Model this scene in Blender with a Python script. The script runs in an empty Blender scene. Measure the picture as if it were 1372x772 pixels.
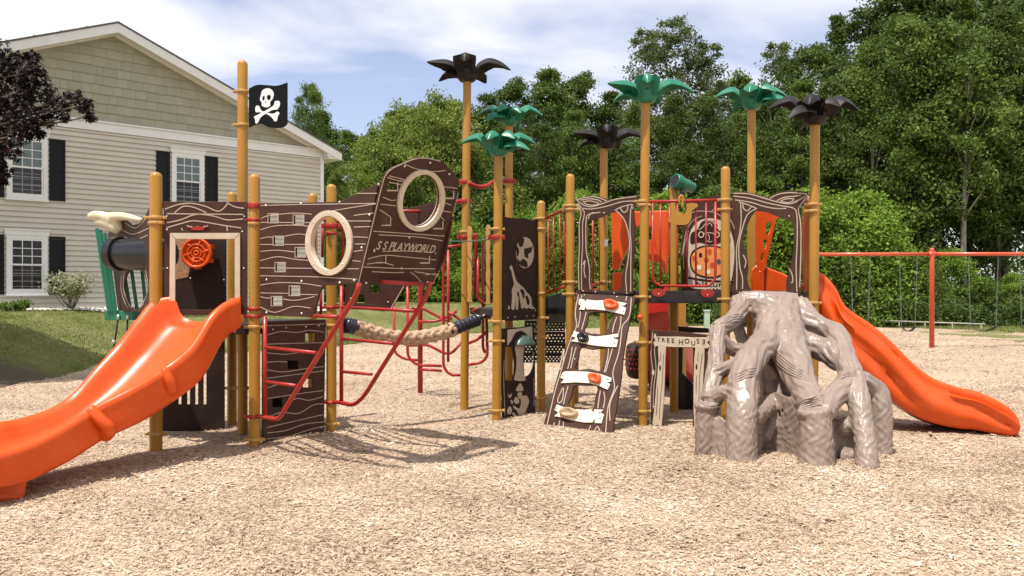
import bpy, bmesh, math, random
import numpy as np
from mathutils import Vector, Matrix, noise
from mathutils.geometry import tessellate_polygon
R = math.radians
rnd = random.Random(7)
nr = np.random.default_rng(11)
sc = bpy.context.scene
C = sc.collection

# ---------------------------------------------------------------- camera, sun, sky, exposure
F, H, CX, YH = 1110.0, 1.6, 686.0, 388.0
cam = bpy.data.objects.new('camera', bpy.data.cameras.new('camera'))
C.objects.link(cam)
cam.location = (0, 0, H)
cam.rotation_euler = (R(90), 0, 0)
cam.data.sensor_width = 36
cam.data.lens = F / 1372 * 36
cam.data.shift_y = 2 / 1372
cam.data.clip_start = .05
cam.data.clip_end = 3000
sc.camera = cam
sc.view_settings.view_transform = 'Standard'
sc.view_settings.look = 'None'
sc.view_settings.exposure = 0.33
sc.view_settings.gamma = 1

SUNV = Vector((.225, .285, -1)).normalized()           # direction the light travels
sun = bpy.data.objects.new('sun', bpy.data.lights.new('sun', 'SUN'))
C.objects.link(sun)
sun.data.energy = 5.0
sun.data.angle = R(.6)
sun.data.color = (1, .95, .87)
sun.rotation_euler = SUNV.to_track_quat('-Z', 'Y').to_euler()
W = bpy.data.worlds.new('World')
sc.world = W
W.use_nodes = True
nt = W.node_tree
nt.nodes.clear()
def N(t, ty, **k):
    n = t.nodes.new(ty)
    for a, b in k.items(): setattr(n, a, b)
    return n
sky = N(nt, 'ShaderNodeTexSky', sky_type='NISHITA', sun_disc=False)
sky.sun_elevation = math.asin(-SUNV.z)
sky.sun_rotation = math.atan2(-SUNV.x, -SUNV.y)
sky.air_density = 1.0; sky.dust_density = .6; sky.ozone_density = 2.5
tc = N(nt, 'ShaderNodeTexCoord')
sp = N(nt, 'ShaderNodeSeparateXYZ'); nt.links.new(tc.outputs['Generated'], sp.inputs[0])
ad = N(nt, 'ShaderNodeMath', operation='ADD'); ad.inputs[1].default_value = .22; nt.links.new(sp.outputs[2], ad.inputs[0])
mx = N(nt, 'ShaderNodeMath', operation='MAXIMUM'); mx.inputs[1].default_value = .1; nt.links.new(ad.outputs[0], mx.inputs[0])
dx = N(nt, 'ShaderNodeMath', operation='DIVIDE'); dy = N(nt, 'ShaderNodeMath', operation='DIVIDE')
nt.links.new(sp.outputs[0], dx.inputs[0]); nt.links.new(mx.outputs[0], dx.inputs[1])
nt.links.new(sp.outputs[1], dy.inputs[0]); nt.links.new(mx.outputs[0], dy.inputs[1])
cb = N(nt, 'ShaderNodeCombineXYZ'); nt.links.new(dx.outputs[0], cb.inputs[0]); nt.links.new(dy.outputs[0], cb.inputs[1])
mp = N(nt, 'ShaderNodeMapping'); nt.links.new(cb.outputs[0], mp.inputs[0])
mp.inputs['Location'].default_value = (3.75, 1.2, 0); mp.inputs['Scale'].default_value = (1, 1.5, 1)
nz = N(nt, 'ShaderNodeTexNoise'); nt.links.new(mp.outputs[0], nz.inputs['Vector'])
nz.inputs['Scale'].default_value = .75; nz.inputs['Detail'].default_value = 7; nz.inputs['Roughness'].default_value = .52; nz.inputs['Distortion'].default_value = .5
cr = N(nt, 'ShaderNodeValToRGB'); nt.links.new(nz.outputs[0], cr.inputs[0])
cr.color_ramp.elements[0].position = .385; cr.color_ramp.elements[1].position = .53
cr.color_ramp.elements[0].color = (.12, .12, .12, 1); cr.color_ramp.elements[1].color = (.97, .97, .97, 1)
mxc = N(nt, 'ShaderNodeMix', data_type='RGBA'); nt.links.new(cr.outputs[0], mxc.inputs[0])
hs = N(nt, 'ShaderNodeHueSaturation'); hs.inputs['Hue'].default_value = .518; hs.inputs['Value'].default_value = 1.5; hs.inputs['Saturation'].default_value = .85
nt.links.new(sky.outputs[0], hs.inputs['Color']); nt.links.new(hs.outputs[0], mxc.inputs[6])
mxc.inputs[7].default_value = (8.9, 8.95, 9.2, 1)
bgn = N(nt, 'ShaderNodeBackground'); bgn.inputs[1].default_value = .095
nt.links.new(mxc.outputs[2], bgn.inputs[0])
wo = N(nt, 'ShaderNodeOutputWorld'); nt.links.new(bgn.outputs[0], wo.inputs[0])
sc.cycles.max_bounces = 8; sc.cycles.transparent_max_bounces = 8
sc.cycles.diffuse_bounces = 3; sc.cycles.glossy_bounces = 3; sc.cycles.transmission_bounces = 4

# ---------------------------------------------------------------- materials
def _bsdf(name):
    m = bpy.data.materials.new(name); m.use_nodes = True
    return m, m.node_tree, m.node_tree.nodes['Principled BSDF']
def mat(name, col, rough=.5, metal=0., var=.12, vscale=6., bump=0., bscale=60., coat=0., spec=.5, stretch=None, dirt=0.):
    m, t, b = _bsdf(name)
    L = t.links
    b.inputs['Roughness'].default_value = rough; b.inputs['Metallic'].default_value = metal
    b.inputs['Coat Weight'].default_value = coat; b.inputs['Coat Roughness'].default_value = .15
    b.inputs['Specular IOR Level'].default_value = spec
    co = N(t, 'ShaderNodeTexCoord')
    src = co.outputs['Object']
    if stretch:
        mpp = N(t, 'ShaderNodeMapping'); mpp.inputs['Scale'].default_value = stretch
        L.new(src, mpp.inputs[0]); src = mpp.outputs[0]
    n1 = N(t, 'ShaderNodeTexNoise'); n1.inputs['Scale'].default_value = vscale; n1.inputs['Detail'].default_value = 6
    L.new(src, n1.inputs['Vector'])
    mi = N(t, 'ShaderNodeMix', data_type='RGBA')
    c = Vector(col)
    mi.inputs[6].default_value = (*(c * (1 - var)), 1)
    mi.inputs[7].default_value = (*[min(1, v) for v in c * (1 + var)], 1)
    mr = N(t, 'ShaderNodeMapRange'); mr.inputs[1].default_value = .3; mr.inputs[2].default_value = .7
    L.new(n1.outputs[0], mr.inputs[0]); L.new(mr.outputs[0], mi.inputs[0])
    out = mi.outputs[2]
    if dirt:
        n3 = N(t, 'ShaderNodeTexNoise'); n3.inputs['Scale'].default_value = 3.3; n3.inputs['Detail'].default_value = 9; n3.inputs['Roughness'].default_value = .7
        L.new(co.outputs['Object'], n3.inputs['Vector'])
        m3 = N(t, 'ShaderNodeMapRange'); m3.inputs[1].default_value = .5; m3.inputs[2].default_value = .75; m3.inputs[4].default_value = dirt
        L.new(n3.outputs[0], m3.inputs[0])
        x3 = N(t, 'ShaderNodeMix', data_type='RGBA'); x3.inputs[7].default_value = (.28, .23, .17, 1)
        L.new(m3.outputs[0], x3.inputs[0]); L.new(out, x3.inputs[6]); out = x3.outputs[2]
    L.new(out, b.inputs['Base Color'])
    r2 = N(t, 'ShaderNodeMapRange'); r2.inputs[3].default_value = max(.02, rough - .08); r2.inputs[4].default_value = min(1, rough + .12)
    L.new(n1.outputs[0], r2.inputs[0]); L.new(r2.outputs[0], b.inputs['Roughness'])
    if bump:
        n2 = N(t, 'ShaderNodeTexNoise'); n2.inputs['Scale'].default_value = bscale; n2.inputs['Detail'].default_value = 4
        L.new(src, n2.inputs['Vector'])
        bp = N(t, 'ShaderNodeBump'); bp.inputs['Strength'].default_value = bump; bp.inputs['Distance'].default_value = .01
        L.new(n2.outputs[0], bp.inputs['Height']); L.new(bp.outputs[0], b.inputs['Normal'])
    return m
def ramp_mat(name, stops, rough=.8, trans=0., spec=.3, patch=0., subsurf=0., normal_bump=0.):
    """colour picked at random for every loose piece (leaf, chip, pebble)"""
    m, t, b = _bsdf(name); L = t.links
    g = N(t, 'ShaderNodeNewGeometry')
    fac = g.outputs['Random Per Island']
    if patch:
        co = N(t, 'ShaderNodeTexCoord'); n1 = N(t, 'ShaderNodeTexNoise'); n1.inputs['Scale'].default_value = patch; n1.inputs['Detail'].default_value = 3
        L.new(co.outputs['Object'], n1.inputs['Vector'])
        a = N(t, 'ShaderNodeMath', operation='MULTIPLY_ADD'); a.inputs[1].default_value = .62
        s = N(t, 'ShaderNodeMath', operation='MULTIPLY_ADD'); s.inputs[1].default_value = 1.2; s.inputs[2].default_value = -.4
        L.new(n1.outputs[0], s.inputs[0]); L.new(fac, a.inputs[0]); L.new(s.outputs[0], a.inputs[2]); fac = a.outputs[0]
    r = N(t, 'ShaderNodeValToRGB'); L.new(fac, r.inputs[0])
    e = r.color_ramp.elements
    while len(e) < len(stops): e.new(.5)
    for i, (p, c) in enumerate(stops): e[i].position = p; e[i].color = (*c, 1)
    L.new(r.outputs[0], b.inputs['Base Color'])
    b.inputs['Roughness'].default_value = rough; b.inputs['Specular IOR Level'].default_value = spec
    if trans:
        tr = N(t, 'ShaderNodeBsdfTranslucent'); L.new(r.outputs[0], tr.inputs[0])
        ms = N(t, 'ShaderNodeMixShader'); ms.inputs[0].default_value = trans
        L.new(b.outputs[0], ms.inputs[1]); L.new(tr.outputs[0], ms.inputs[2])
        L.new(ms.outputs[0], t.nodes['Material Output'].inputs[0])
    return m

M = {}
M['gold'] = mat('post_tan_paint', (.385, .185, .022), .38, 0, .08, 4, .05, 150, coat=.15, dirt=.12, spec=.35)
M['clamp'] = mat('clamp_tan_paint', (.44, .25, .075), .4, 0, .15, 20, spec=.4)
M['red'] = mat('red_powder_coat', (.34, .020, .014), .38, 0, .12, 8, .05, 150, coat=.1, dirt=.12, spec=.35)
M['redo'] = mat('orange_red_powder_coat', (.56, .075, .022), .38, 0, .12, 6, .05, 150, coat=.25, dirt=.15)
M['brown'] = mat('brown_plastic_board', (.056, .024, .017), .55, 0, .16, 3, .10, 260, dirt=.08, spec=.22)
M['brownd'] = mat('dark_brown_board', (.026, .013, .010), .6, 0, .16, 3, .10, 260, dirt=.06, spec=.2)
M['cream'] = mat('cream_plastic', (.56, .46, .34), .5, 0, .1, 8, .1, 200, dirt=.08)
M['groove'] = mat('cream_groove', (.43, .345, .265), .6, 0, .12, 10)
M['cream2'] = mat('pale_cream_board', (.72, .67, .52), .5, 0, .06, 8, .1, 200, dirt=.10)
M['flagblack'] = mat('black_flag_cloth', (.007, .007, .009), .7, 0, .15, 6, spec=.12)
M['figure'] = mat('bone_plastic', (.60, .55, .38), .42, 0, .1, 6, .1, 80, dirt=.15)
M['orange'] = mat('orange_plastic', (.66, .080, .006), .34, 0, .08, 3, .08, 120, coat=.08, dirt=.13, spec=.35)
M['orangeb'] = mat('burnt_orange_plastic', (.66, .10, .02), .42, 0, .12, 14, .15, 60)
M['redp'] = mat('red_plastic', (.45, .018, .012), .35, 0, .08, 3, .04, 180, coat=.2)
M['black'] = mat('black_plastic', (.009, .008, .011), .28, 0, .2, 6, .05, 100, coat=.2)
M['deck'] = mat('deck_dark_coating', (.022, .017, .020), .5, 0, .2, 8, .2, 200, dirt=.12, spec=.3)
M['green'] = mat('green_plastic', (.004, .16, .085), .38, 0, .12, 4, .08, 120, coat=.15, dirt=.06)
M['greend'] = mat('dark_green_plastic', (.05, .088, .072), .38, 0, .15, 8, .05, 100, coat=.2)
M['palmblack'] = mat('charcoal_plastic', (.016, .012, .012), .5, 0, .2, 5, .15, 100, dirt=.08, spec=.25)
M['taupe'] = mat('taupe_plastic', (.262, .198, .165), .40, 0, .14, 3, .0, 60, coat=.08, dirt=.18, spec=.4)
M['rope'] = mat('tan_rope', (.44, .29, .18), .75, 0, .22, 30, .6, 120)
M['tape'] = mat('black_tape', (.02, .018, .028), .28, 0, .2, 12, .5, 40)
M['bolt'] = mat('bolt_steel', (.62, .60, .56), .3, .6, .1, 30)
M['chain'] = mat('chain_galvanised', (.26, .26, .26), .5, .5, .2, 30)
M['siding'] = mat('vinyl_siding', (.57, .53, .465), .5, 0, .05, 2, .05, 90, dirt=.06)
M['trim'] = mat('white_trim', (.76, .76, .76), .45, 0, .04, 3, .03, 80)
M['shingle'] = mat('sage_shingle', (.355, .34, .265), .7, 0, .10, 9, .6, 30, stretch=(6, 6, .6))
M['roof'] = mat('asphalt_shingle', (.09, .08, .075), .9, 0, .3, 40, .5, 60)
M['shutter'] = mat('black_shutter', (.010, .010, .014), .55, 0, .2, 5, spec=.2)
M['glass'] = mat('window_glass', (.012, .016, .018), .05, 0, .2, 1, spec=.45)
M['blind'] = mat('window_blind_glass', (.13, .17, .17), .12, 0, .15, 1.5, spec=.5)
M['skin_paint'] = mat('orange_print', (.72, .26, .07), .5, 0, .1, 10)
M['tanmap'] = mat('tan_print', (.36, .20, .12), .5, 0, .45, 26)
M['pale_green'] = mat('pale_green_box', (.35, .48, .36), .5)
M['bark'] = mat('tree_bark', (.13, .105, .085), .9, 0, .35, 5, .8, 18, stretch=(1, 1, .25))
M['palebark'] = mat('pale_tree_bark', (.34, .30, .25), .85, 0, .3, 6, .6, 14, stretch=(1, 1, .3))
M['pvc'] = mat('weathered_white_rail', (.33, .32, .26), .6, 0, .12, 6)
# taupe: add a hammered/brushed bark relief
t = M['taupe'].node_tree; b = t.nodes['Principled BSDF']
co = N(t, 'ShaderNodeTexCoord'); mpp = N(t, 'ShaderNodeMapping'); mpp.inputs['Scale'].default_value = (1, 1, .30)
t.links.new(co.outputs['Object'], mpp.inputs[0])
v1 = N(t, 'ShaderNodeTexVoronoi', feature='SMOOTH_F1'); v1.inputs['Scale'].default_value = 38; t.links.new(mpp.outputs[0], v1.inputs['Vector'])
n1 = N(t, 'ShaderNodeTexNoise'); n1.inputs['Scale'].default_value = 12; n1.inputs['Detail'].default_value = 3; n1.inputs['Distortion'].default_value = 1.5; t.links.new(mpp.outputs[0], n1.inputs['Vector'])
mm = N(t, 'ShaderNodeMath', operation='ADD'); t.links.new(v1.outputs[0], mm.inputs[0]); t.links.new(n1.outputs[0], mm.inputs[1])
bp = N(t, 'ShaderNodeBump'); bp.inputs['Strength'].default_value = .5; bp.inputs['Distance'].default_value = .010
t.links.new(mm.outputs[0], bp.inputs['Height']); t.links.new(bp.outputs[0], b.inputs['Normal'])

LEAF = {
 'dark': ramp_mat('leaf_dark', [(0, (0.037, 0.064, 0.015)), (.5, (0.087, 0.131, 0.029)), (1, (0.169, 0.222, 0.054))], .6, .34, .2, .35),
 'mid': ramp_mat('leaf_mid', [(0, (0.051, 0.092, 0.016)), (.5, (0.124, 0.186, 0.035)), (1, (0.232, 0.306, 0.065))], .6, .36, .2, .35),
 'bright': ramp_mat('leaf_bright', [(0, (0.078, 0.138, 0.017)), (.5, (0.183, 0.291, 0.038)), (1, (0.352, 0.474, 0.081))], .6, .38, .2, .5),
 'willow': ramp_mat('leaf_willow', [(0, (0.084, 0.122, 0.022)), (.5, (0.197, 0.261, 0.046)), (1, (0.337, 0.398, 0.092))], .6, .38, .2, .4),
 'grey': ramp_mat('leaf_grey', [(0, (0.057, 0.080, 0.029)), (.5, (0.120, 0.153, 0.060)), (1, (0.197, 0.237, 0.098))], .6, .34, .2, .4),
 'maple': ramp_mat('leaf_maroon', [(0, (.004, .002, .0025)), (.75, (.010, .004, .0045)), (1, (.05, .012, .010))], .55, .12, .2),
 'varieg': ramp_mat('leaf_variegated', [(0, (.10, .14, .05)), (.5, (.30, .32, .16)), (1, (.55, .52, .36))], .6, .3, .2),
 'weed': ramp_mat('leaf_weed', [(0, (.035, .065, .014)), (.5, (.08, .125, .03)), (1, (.14, .19, .055))], .6, .3, .2, .5),
}
M['chip'] = ramp_mat('wood_chip', [(0, (.10, .06, .034)), (.14, (.22, .145, .088)), (.40, (.42, .305, .205)), (.75, (.56, .435, .315)), (1, (.72, .645, .54))], .85, 0, .15, .9)
M['grassblade'] = ramp_mat('grass_blade', [(0, (.10, .14, .026)), (.55, (.22, .26, .07)), (1, (.38, .37, .17))], .7, .25, .15, .3)
M['pebble'] = ramp_mat('white_pebble', [(0, (.34, .31, .27)), (.5, (.60, .57, .52)), (1, (.80, .78, .74))], .8)

# ---------------------------------------------------------------- mesh builder
WP = {}                                              # world position of every parent
class MB:
    def __init__(s): s.v = []; s.f = []; s.m = []; s.sm = []
    def add(s, vs, fs, mi=0, smooth=False):
        o = len(s.v); s.v += [Vector(v) for v in vs]
        for f in fs: s.f.append([i + o for i in f]); s.m.append(mi); s.sm.append(smooth)
    def build(s, name, mats, parent=None, bevel=0, origin=None, angle=None, kind=None, seg=2):
        if not isinstance(mats, (list, tuple)): mats = [mats]
        mats = [M[x] if isinstance(x, str) else x for x in mats]
        if origin is None:
            mn = Vector([min(v[i] for v in s.v) for i in range(3)]); mx_ = Vector([max(v[i] for v in s.v) for i in range(3)])
            origin = Vector(((mn.x + mx_.x) / 2, (mn.y + mx_.y) / 2, mn.z))
        me = bpy.data.meshes.new(name)
        me.from_pydata([v - origin for v in s.v], [], s.f)
        for mm_ in mats: me.materials.append(mm_)
        me.polygons.foreach_set('material_index', s.m)
        me.polygons.foreach_set('use_smooth', s.sm)
        me.update()
        if angle: me.set_sharp_from_angle(angle=R(angle))
        o = bpy.data.objects.new(name, me); C.objects.link(o)
        WP[o.name] = origin
        if parent is not None:
            o.parent = parent; o.location = origin - WP[parent.name]
        else: o.location = origin
        if bevel:
            b_ = o.modifiers.new('bevel', 'BEVEL'); b_.width = bevel; b_.segments = seg; b_.limit_method = 'ANGLE'; b_.angle_limit = R(50)
        if kind: o['kind'] = kind
        return o
def unit(name, label, cat, loc, group=None):
    o = bpy.data.objects.new(name, None); C.objects.link(o); o.location = loc
    o.empty_display_size = .2
    WP[o.name] = Vector(loc); o['label'] = label; o['category'] = cat
    if group: o['group'] = group
    return o
def tag(o, label, cat, group=None):
    o['label'] = label; o['category'] = cat
    if group: o['group'] = group
    return o
def np_mesh(name, V, Q, mats, parent=None, origin=(0, 0, 0), kind=None, smooth=False, link=True):
    """numpy verts (n,3) and faces (m,k) -> object"""
    me = bpy.data.meshes.new(name)
    V = np.asarray(V, dtype=np.float32) - np.asarray(origin, dtype=np.float32)
    Q = np.asarray(Q, dtype=np.int32); k = Q.shape[1]
    me.vertices.add(len(V)); me.vertices.foreach_set('co', V.ravel())
    me.loops.add(Q.size); me.loops.foreach_set('vertex_index', Q.ravel())
    me.polygons.add(len(Q)); me.polygons.foreach_set('loop_start', np.arange(0, Q.size, k, dtype=np.int32))
    if smooth: me.polygons.foreach_set('use_smooth', np.ones(len(Q), dtype=bool))
    me.update(calc_edges=True)
    for m_ in (mats if isinstance(mats, (list, tuple)) else [mats]): me.materials.append(M[m_] if isinstance(m_, str) else m_)
    if not link: return me
    o = bpy.data.objects.new(name, me); C.objects.link(o); WP[o.name] = Vector(origin)
    if parent is not None: o.parent = parent; o.location = Vector(origin) - WP[parent.name]
    else: o.location = origin
    if kind: o['kind'] = kind
    return o
# ---------------------------------------------------------------- geometry from the photograph's own perspective
def gp(px, py, z=0.): Y = (H - z) * F / (py - YH); return Vector(((px - CX) * Y / F, Y, z))
def at(px, py, Y): return Vector(((px - CX) * Y / F, Y, H - (py - YH) * Y / F))
class Pl:
    def __init__(s, o, u, v):
        s.o = Vector(o); s.u = Vector(u).normalized(); v = Vector(v); s.v = (v - s.u * v.dot(s.u)).normalized()
        s.n = s.u.cross(s.v)
        if s.n.dot(Vector((0, 0, H)) - s.o) < 0: s.n = -s.n
    def p(s, x, y):
        d = Vector(((x - CX) / F, 1, -(y - YH) / F)); c = Vector((0, 0, H))
        q = c + d * (s.n.dot(s.o - c) / s.n.dot(d)) - s.o
        return (q.dot(s.u), q.dot(s.v))
    def w(s, a, b, h=0.): return s.o + s.u * a + s.v * b + s.n * h
    def pts(s, L): return [s.p(x, y) for x, y in L]
    def off(s, h): q = Pl(s.o + s.n * h, s.u, s.v); q.n = s.n; return q
def vpl(P, Q): P = Vector((P[0], P[1], 0)); Q = Vector((Q[0], Q[1], 0)); return Pl(P, Q - P, (0, 0, 1))
def cc(L, ox, oy, s): return [(ox + x / s, oy + y / s) for x, y in L]
def cat(L, n=5, closed=False):
    L = [Vector(p) for p in L]; out = []; m = len(L)
    for i in range(m if closed else m - 1):
        if closed: a, b_, c, d = L[i - 1], L[i], L[(i + 1) % m], L[(i + 2) % m]
        else: a, b_, c, d = L[max(i - 1, 0)], L[i], L[i + 1], L[min(i + 2, m - 1)]
        for k in range(n):
            t = k / n
            out.append(.5 * ((2 * b_) + (c - a) * t + (2 * a - 5 * b_ + 4 * c - d) * t * t + (3 * b_ - a - 3 * c + d) * t ** 3))
    if not closed: out.append(L[-1])
    return out
def ell(cx, cy, rx, ry, n=28, rot=0.):
    o = []
    for i in range(n):
        a = 2 * math.pi * i / n; x = rx * math.cos(a); y = ry * math.sin(a)
        o.append((cx + x * math.cos(rot) - y * math.sin(rot), cy + x * math.sin(rot) + y * math.cos(rot)))
    return o
def rect(x0, y0, x1, y1): return [(x0, y0), (x1, y0), (x1, y1), (x0, y1)]
def slab(mb, pl, loops, h0, h1, mi=0):
    """loops in plane coordinates, first outer then holes; front at h1"""
    flat = [p for l in loops for p in l]
    tri = tessellate_polygon([[Vector((p[0], p[1], 0)) for p in l] for l in loops])
    n = len(flat)
    vs = [pl.w(p[0], p[1], h1) for p in flat] + [pl.w(p[0], p[1], h0) for p in flat]
    fs = []
    for t_ in tri:
        a, b_, c = [vs[i] for i in t_]
        if (b_ - a).cross(c - a).dot(pl.n) < 0: t_ = (t_[0], t_[2], t_[1])
        fs.append(tuple(t_)); fs.append((t_[2] + n, t_[1] + n, t_[0] + n))
    o = 0
    for l in loops:
        k = len(l)
        for i in range(k):
            j = (i + 1) % k
            fs.append((o + i, o + j, o + j + n, o + i + n))
        o += k
    mb.add(vs, fs, mi)
    bm = None
def fixn(o):
    bm = bmesh.new(); bm.from_mesh(o.data); bmesh.ops.recalc_face_normals(bm, faces=bm.faces); bm.to_mesh(o.data); bm.free(); return o
def ribbon(mb, pl, pts, w, h0=0., h1=.002, mi=0, taper=False):
    pts = [Vector(p) for p in pts]; n = len(pts)
    if n < 2: return
    vs = []; fs = []
    for i, p in enumerate(pts):
        d = (pts[min(i + 1, n - 1)] - pts[max(i - 1, 0)])
        d = d.normalized() if d.length > 1e-9 else Vector((1, 0))
        k = w / 2 * (1 if not taper else max(.25, math.sin(math.pi * (i + .6) / (n + .2)) ** .5))
        q = Vector((-d.y, d.x)) * k
        a, b_ = p + q, p - q
        vs += [pl.w(a.x, a.y, h0), pl.w(a.x, a.y, h1), pl.w(b_.x, b_.y, h1), pl.w(b_.x, b_.y, h0)]
    for i in range(n - 1):
        o = 4 * i
        for k in range(3): fs.append((o + k, o + k + 1, o + k + 5, o + k + 4))
    fs += [(3, 2, 1, 0), (4 * n - 4, 4 * n - 3, 4 * n - 2, 4 * n - 1)]
    mb.add(vs, fs, mi)
def frames(P):
    T = []
    for i in range(len(P)):
        d = P[min(i + 1, len(P) - 1)] - P[max(i - 1, 0)]; T.append(d.normalized() if d.length else Vector((0, 0, 1)))
    u = T[0].orthogonal().normalized(); out = []
    for i, t_ in enumerate(T):
        u = (u - t_ * u.dot(t_)); u = u.normalized() if u.length > 1e-6 else t_.orthogonal().normalized()
        out.append((t_, u, t_.cross(u)))
    return out
def tube(mb, P, r, seg=10, mi=0, caps=True, smooth=True, dome=False):
    P = [Vector(p) for p in P]; n = len(P); rs = r if isinstance(r, (list, tuple)) else [r] * n
    if dome:
        d = (P[-1] - P[-2]).normalized(); e = P[-1]; rr = rs[-1]; rs = list(rs)
        for a in (25, 50, 72, 86): P.append(e + d * rr * math.sin(R(a)) * .85); rs.append(rr * math.cos(R(a)))
        n = len(P)
    fr = frames(P); vs = []; fs = []
    for p, (t_, u, w_), rr in zip(P, fr, rs):
        for k in range(seg):
            a = 2 * math.pi * k / seg; vs.append(p + (u * math.cos(a) + w_ * math.sin(a)) * rr)
    for i in range(n - 1):
        for k in range(seg):
            j = (k + 1) % seg; fs.append((i * seg + k, i * seg + j, (i + 1) * seg + j, (i + 1) * seg + k))
    mb.add(vs, fs, mi, smooth)
    if caps:
        o = len(mb.v) - len(vs)
        mb.f.append([o + k for k in range(seg)][::-1]); mb.m.append(mi); mb.sm.append(False)
        mb.f.append([o + (n - 1) * seg + k for k in range(seg)]); mb.m.append(mi); mb.sm.append(False)
def rnd_path(P, rad, n=5):
    P = [Vector(p) for p in P]; out = [P[0]]
    for i in range(1, len(P) - 1):
        a = P[i - 1] - P[i]; b_ = P[i + 1] - P[i]; r_ = min(rad, a.length * .49, b_.length * .49)
        s_, e = P[i] + a.normalized() * r_, P[i] + b_.normalized() * r_
        for k in range(n + 1):
            t = k / n; out.append(s_ * (1 - t) ** 2 + P[i] * 2 * t * (1 - t) + e * t * t)
    out.append(P[-1]); return out
def box(mb, c, sx, sy, sz, rz=0., mi=0, M4=None):
    """c = centre"""
    vs = []
    m_ = M4 or Matrix.Rotation(rz, 3, 'Z')
    for dz in (-1, 1):
        for dx_, dy_ in ((-1, -1), (1, -1), (1, 1), (-1, 1)):
            vs.append(Vector(c) + m_ @ Vector((dx_ * sx / 2, dy_ * sy / 2, dz * sz / 2)))
    mb.add(vs, [(3, 2, 1, 0), (4, 5, 6, 7), (0, 1, 5, 4), (1, 2, 6, 5), (2, 3, 7, 6), (3, 0, 4, 7)], mi)
def bolts(mb, pl, L, r=.009, mi=0, h=0.):
    for (a, b_) in L:
        vs = [pl.w(a, b_, h + r * .8)]
        for ring, (k, hh) in enumerate(((.7, .6), (1, 0))):
            for i in range(8):
                an = i * math.pi / 4; vs.append(pl.w(a + r * k * math.cos(an), b_ + r * k * math.sin(an), h + r * hh))
        fs = [(0, 1 + i, 1 + (i + 1) % 8) for i in range(8)] + [(1 + i, 9 + i, 9 + (i + 1) % 8, 1 + (i + 1) % 8) for i in range(8)]
        mb.add(vs, fs, mi, True)
def panel(name, pl, outer, holes=(), lines=(), parent=None, m='brown', th=.02, lw=.011, bl=(), lm='groove', bev=.003, label=None, curve=True, bsz=.009):
    """a routed board: px outlines, px polylines for the routed grooves, px bolt positions"""
    mb = MB(); slab(mb, pl, [pl.pts(outer)] + [pl.pts(h) for h in holes], -th, 0)
    o = fixn(mb.build(name, m, parent, bevel=bev, seg=1))
    if label: o['label'] = label
    if lines:
        g = MB()
        for l in lines:
            q = pl.pts(l)
            if curve and len(q) > 2: q = [tuple(v) for v in cat([Vector(p) for p in q], 4)]
            ribbon(g, pl, q, lw, -.001, .0022, 0)
        g.build('routed_line', lm, o, kind='stuff')
    if bl:
        g = MB(); bolts(g, pl, pl.pts(bl), bsz); g.build('bolt_heads', 'bolt', o, kind='stuff')
    return o
def text_on(pl, s, px, py, height_px, mname, parent, name, x_end=None, shear=0., h=.003, mirror=False, rot=0., ref_y=None):
    cu = bpy.data.curves.new('t', 'FONT'); cu.body = s; cu.size = 1; cu.extrude = .01; cu.shear = shear; cu.resolution_u = 3; cu.offset = .012
    ob = bpy.data.objects.new('t', cu); C.objects.link(ob)
    me = bpy.data.meshes.new_from_object(ob.evaluated_get(bpy.context.evaluated_depsgraph_get()))
    C.objects.unlink(ob); bpy.data.objects.remove(ob)
    a = Vector(pl.p(px, py)); top = Vector(pl.p(px, py - height_px))
    hh = (top - a).length / .70
    xs = [v.co.x for v in me.vertices]; w_ = max(xs); x0 = min(xs)
    if x_end: e = Vector(pl.p(*x_end)); ux = (e - a) / (w_ - x0)
    else: ux = Vector((hh, 0))
    if rot: ux = Vector((ux.x * math.cos(rot) - ux.y * math.sin(rot), ux.x * math.sin(rot) + ux.y * math.cos(rot)))
    uy = Vector((-ux.y, ux.x)).normalized() * hh
    mb = MB(); vs = []
    for v in me.vertices:
        x = (w_ - v.co.x) if mirror else (v.co.x - x0)
        q = a + ux * x + uy * v.co.y; vs.append(pl.w(q.x, q.y, h if v.co.z > 0 else .0005))
    mb.add(vs, [tuple(p.vertices) for p in me.polygons])
    bpy.data.meshes.remove(me)
    return fixn(mb.build(name, mname, parent, kind='stuff' if len(s) > 1 else None))
# ================================================================ THE SETTING
AZ = [-1.3, -.618, -.447, -.2126, -.032, .15, .40, .618, 1.0]
YB = [9.5, 13.2, 19.3, 23.5, 31, 36, 37.5, 30.5, 30]
def yb(x, y): return np.interp(x / np.maximum(y, .5), AZ, YB)
def sstep(t): t = np.clip(t, 0, 1); return t * t * (3 - 2 * t)
def tz(x, y):
    x = np.asarray(x, float); y = np.asarray(y, float)
    a = x / np.maximum(y, .5)
    s = np.where(y > 1, y - yb(x, y), 0)
    w = np.interp(a, [-.9, -.2, -.03, .2, .35], [1.0, .98, .95, .25, 0.0])
    return w * 1.04 * sstep((s + .3) / 6.3) + np.clip(s - 20, 0, 400) * .004
def mound(x, y):
    z = .024 * np.sin(x * 1.7 + .6 * y) * np.sin(y * 1.3 - .4 * x) + .014 * np.sin(3.9 * x + 1) * np.sin(4.3 * y)
    for (mx_, my_, r, h) in ((-2.2, 8.5, .5, .05), (-1.7, 8.9, .7, .05), (-2.3, 7.75, .9, .03), (1.2, 9.2, .5, .04), (.3, 9.5, .5, .03), (2.4, 7.6, .6, .05), (3.3, 7.6, .5, .04), (-.1, 10.1, .5, .03), (-4.2, 6.6, .8, -.03), (1.7, 10.6, .8, -.03), (-1.4, 7.2, .7, -.03)):
        z = z + h * np.exp(-((x - mx_) ** 2 + (y - my_) ** 2) / (r * r))
    return z
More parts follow.
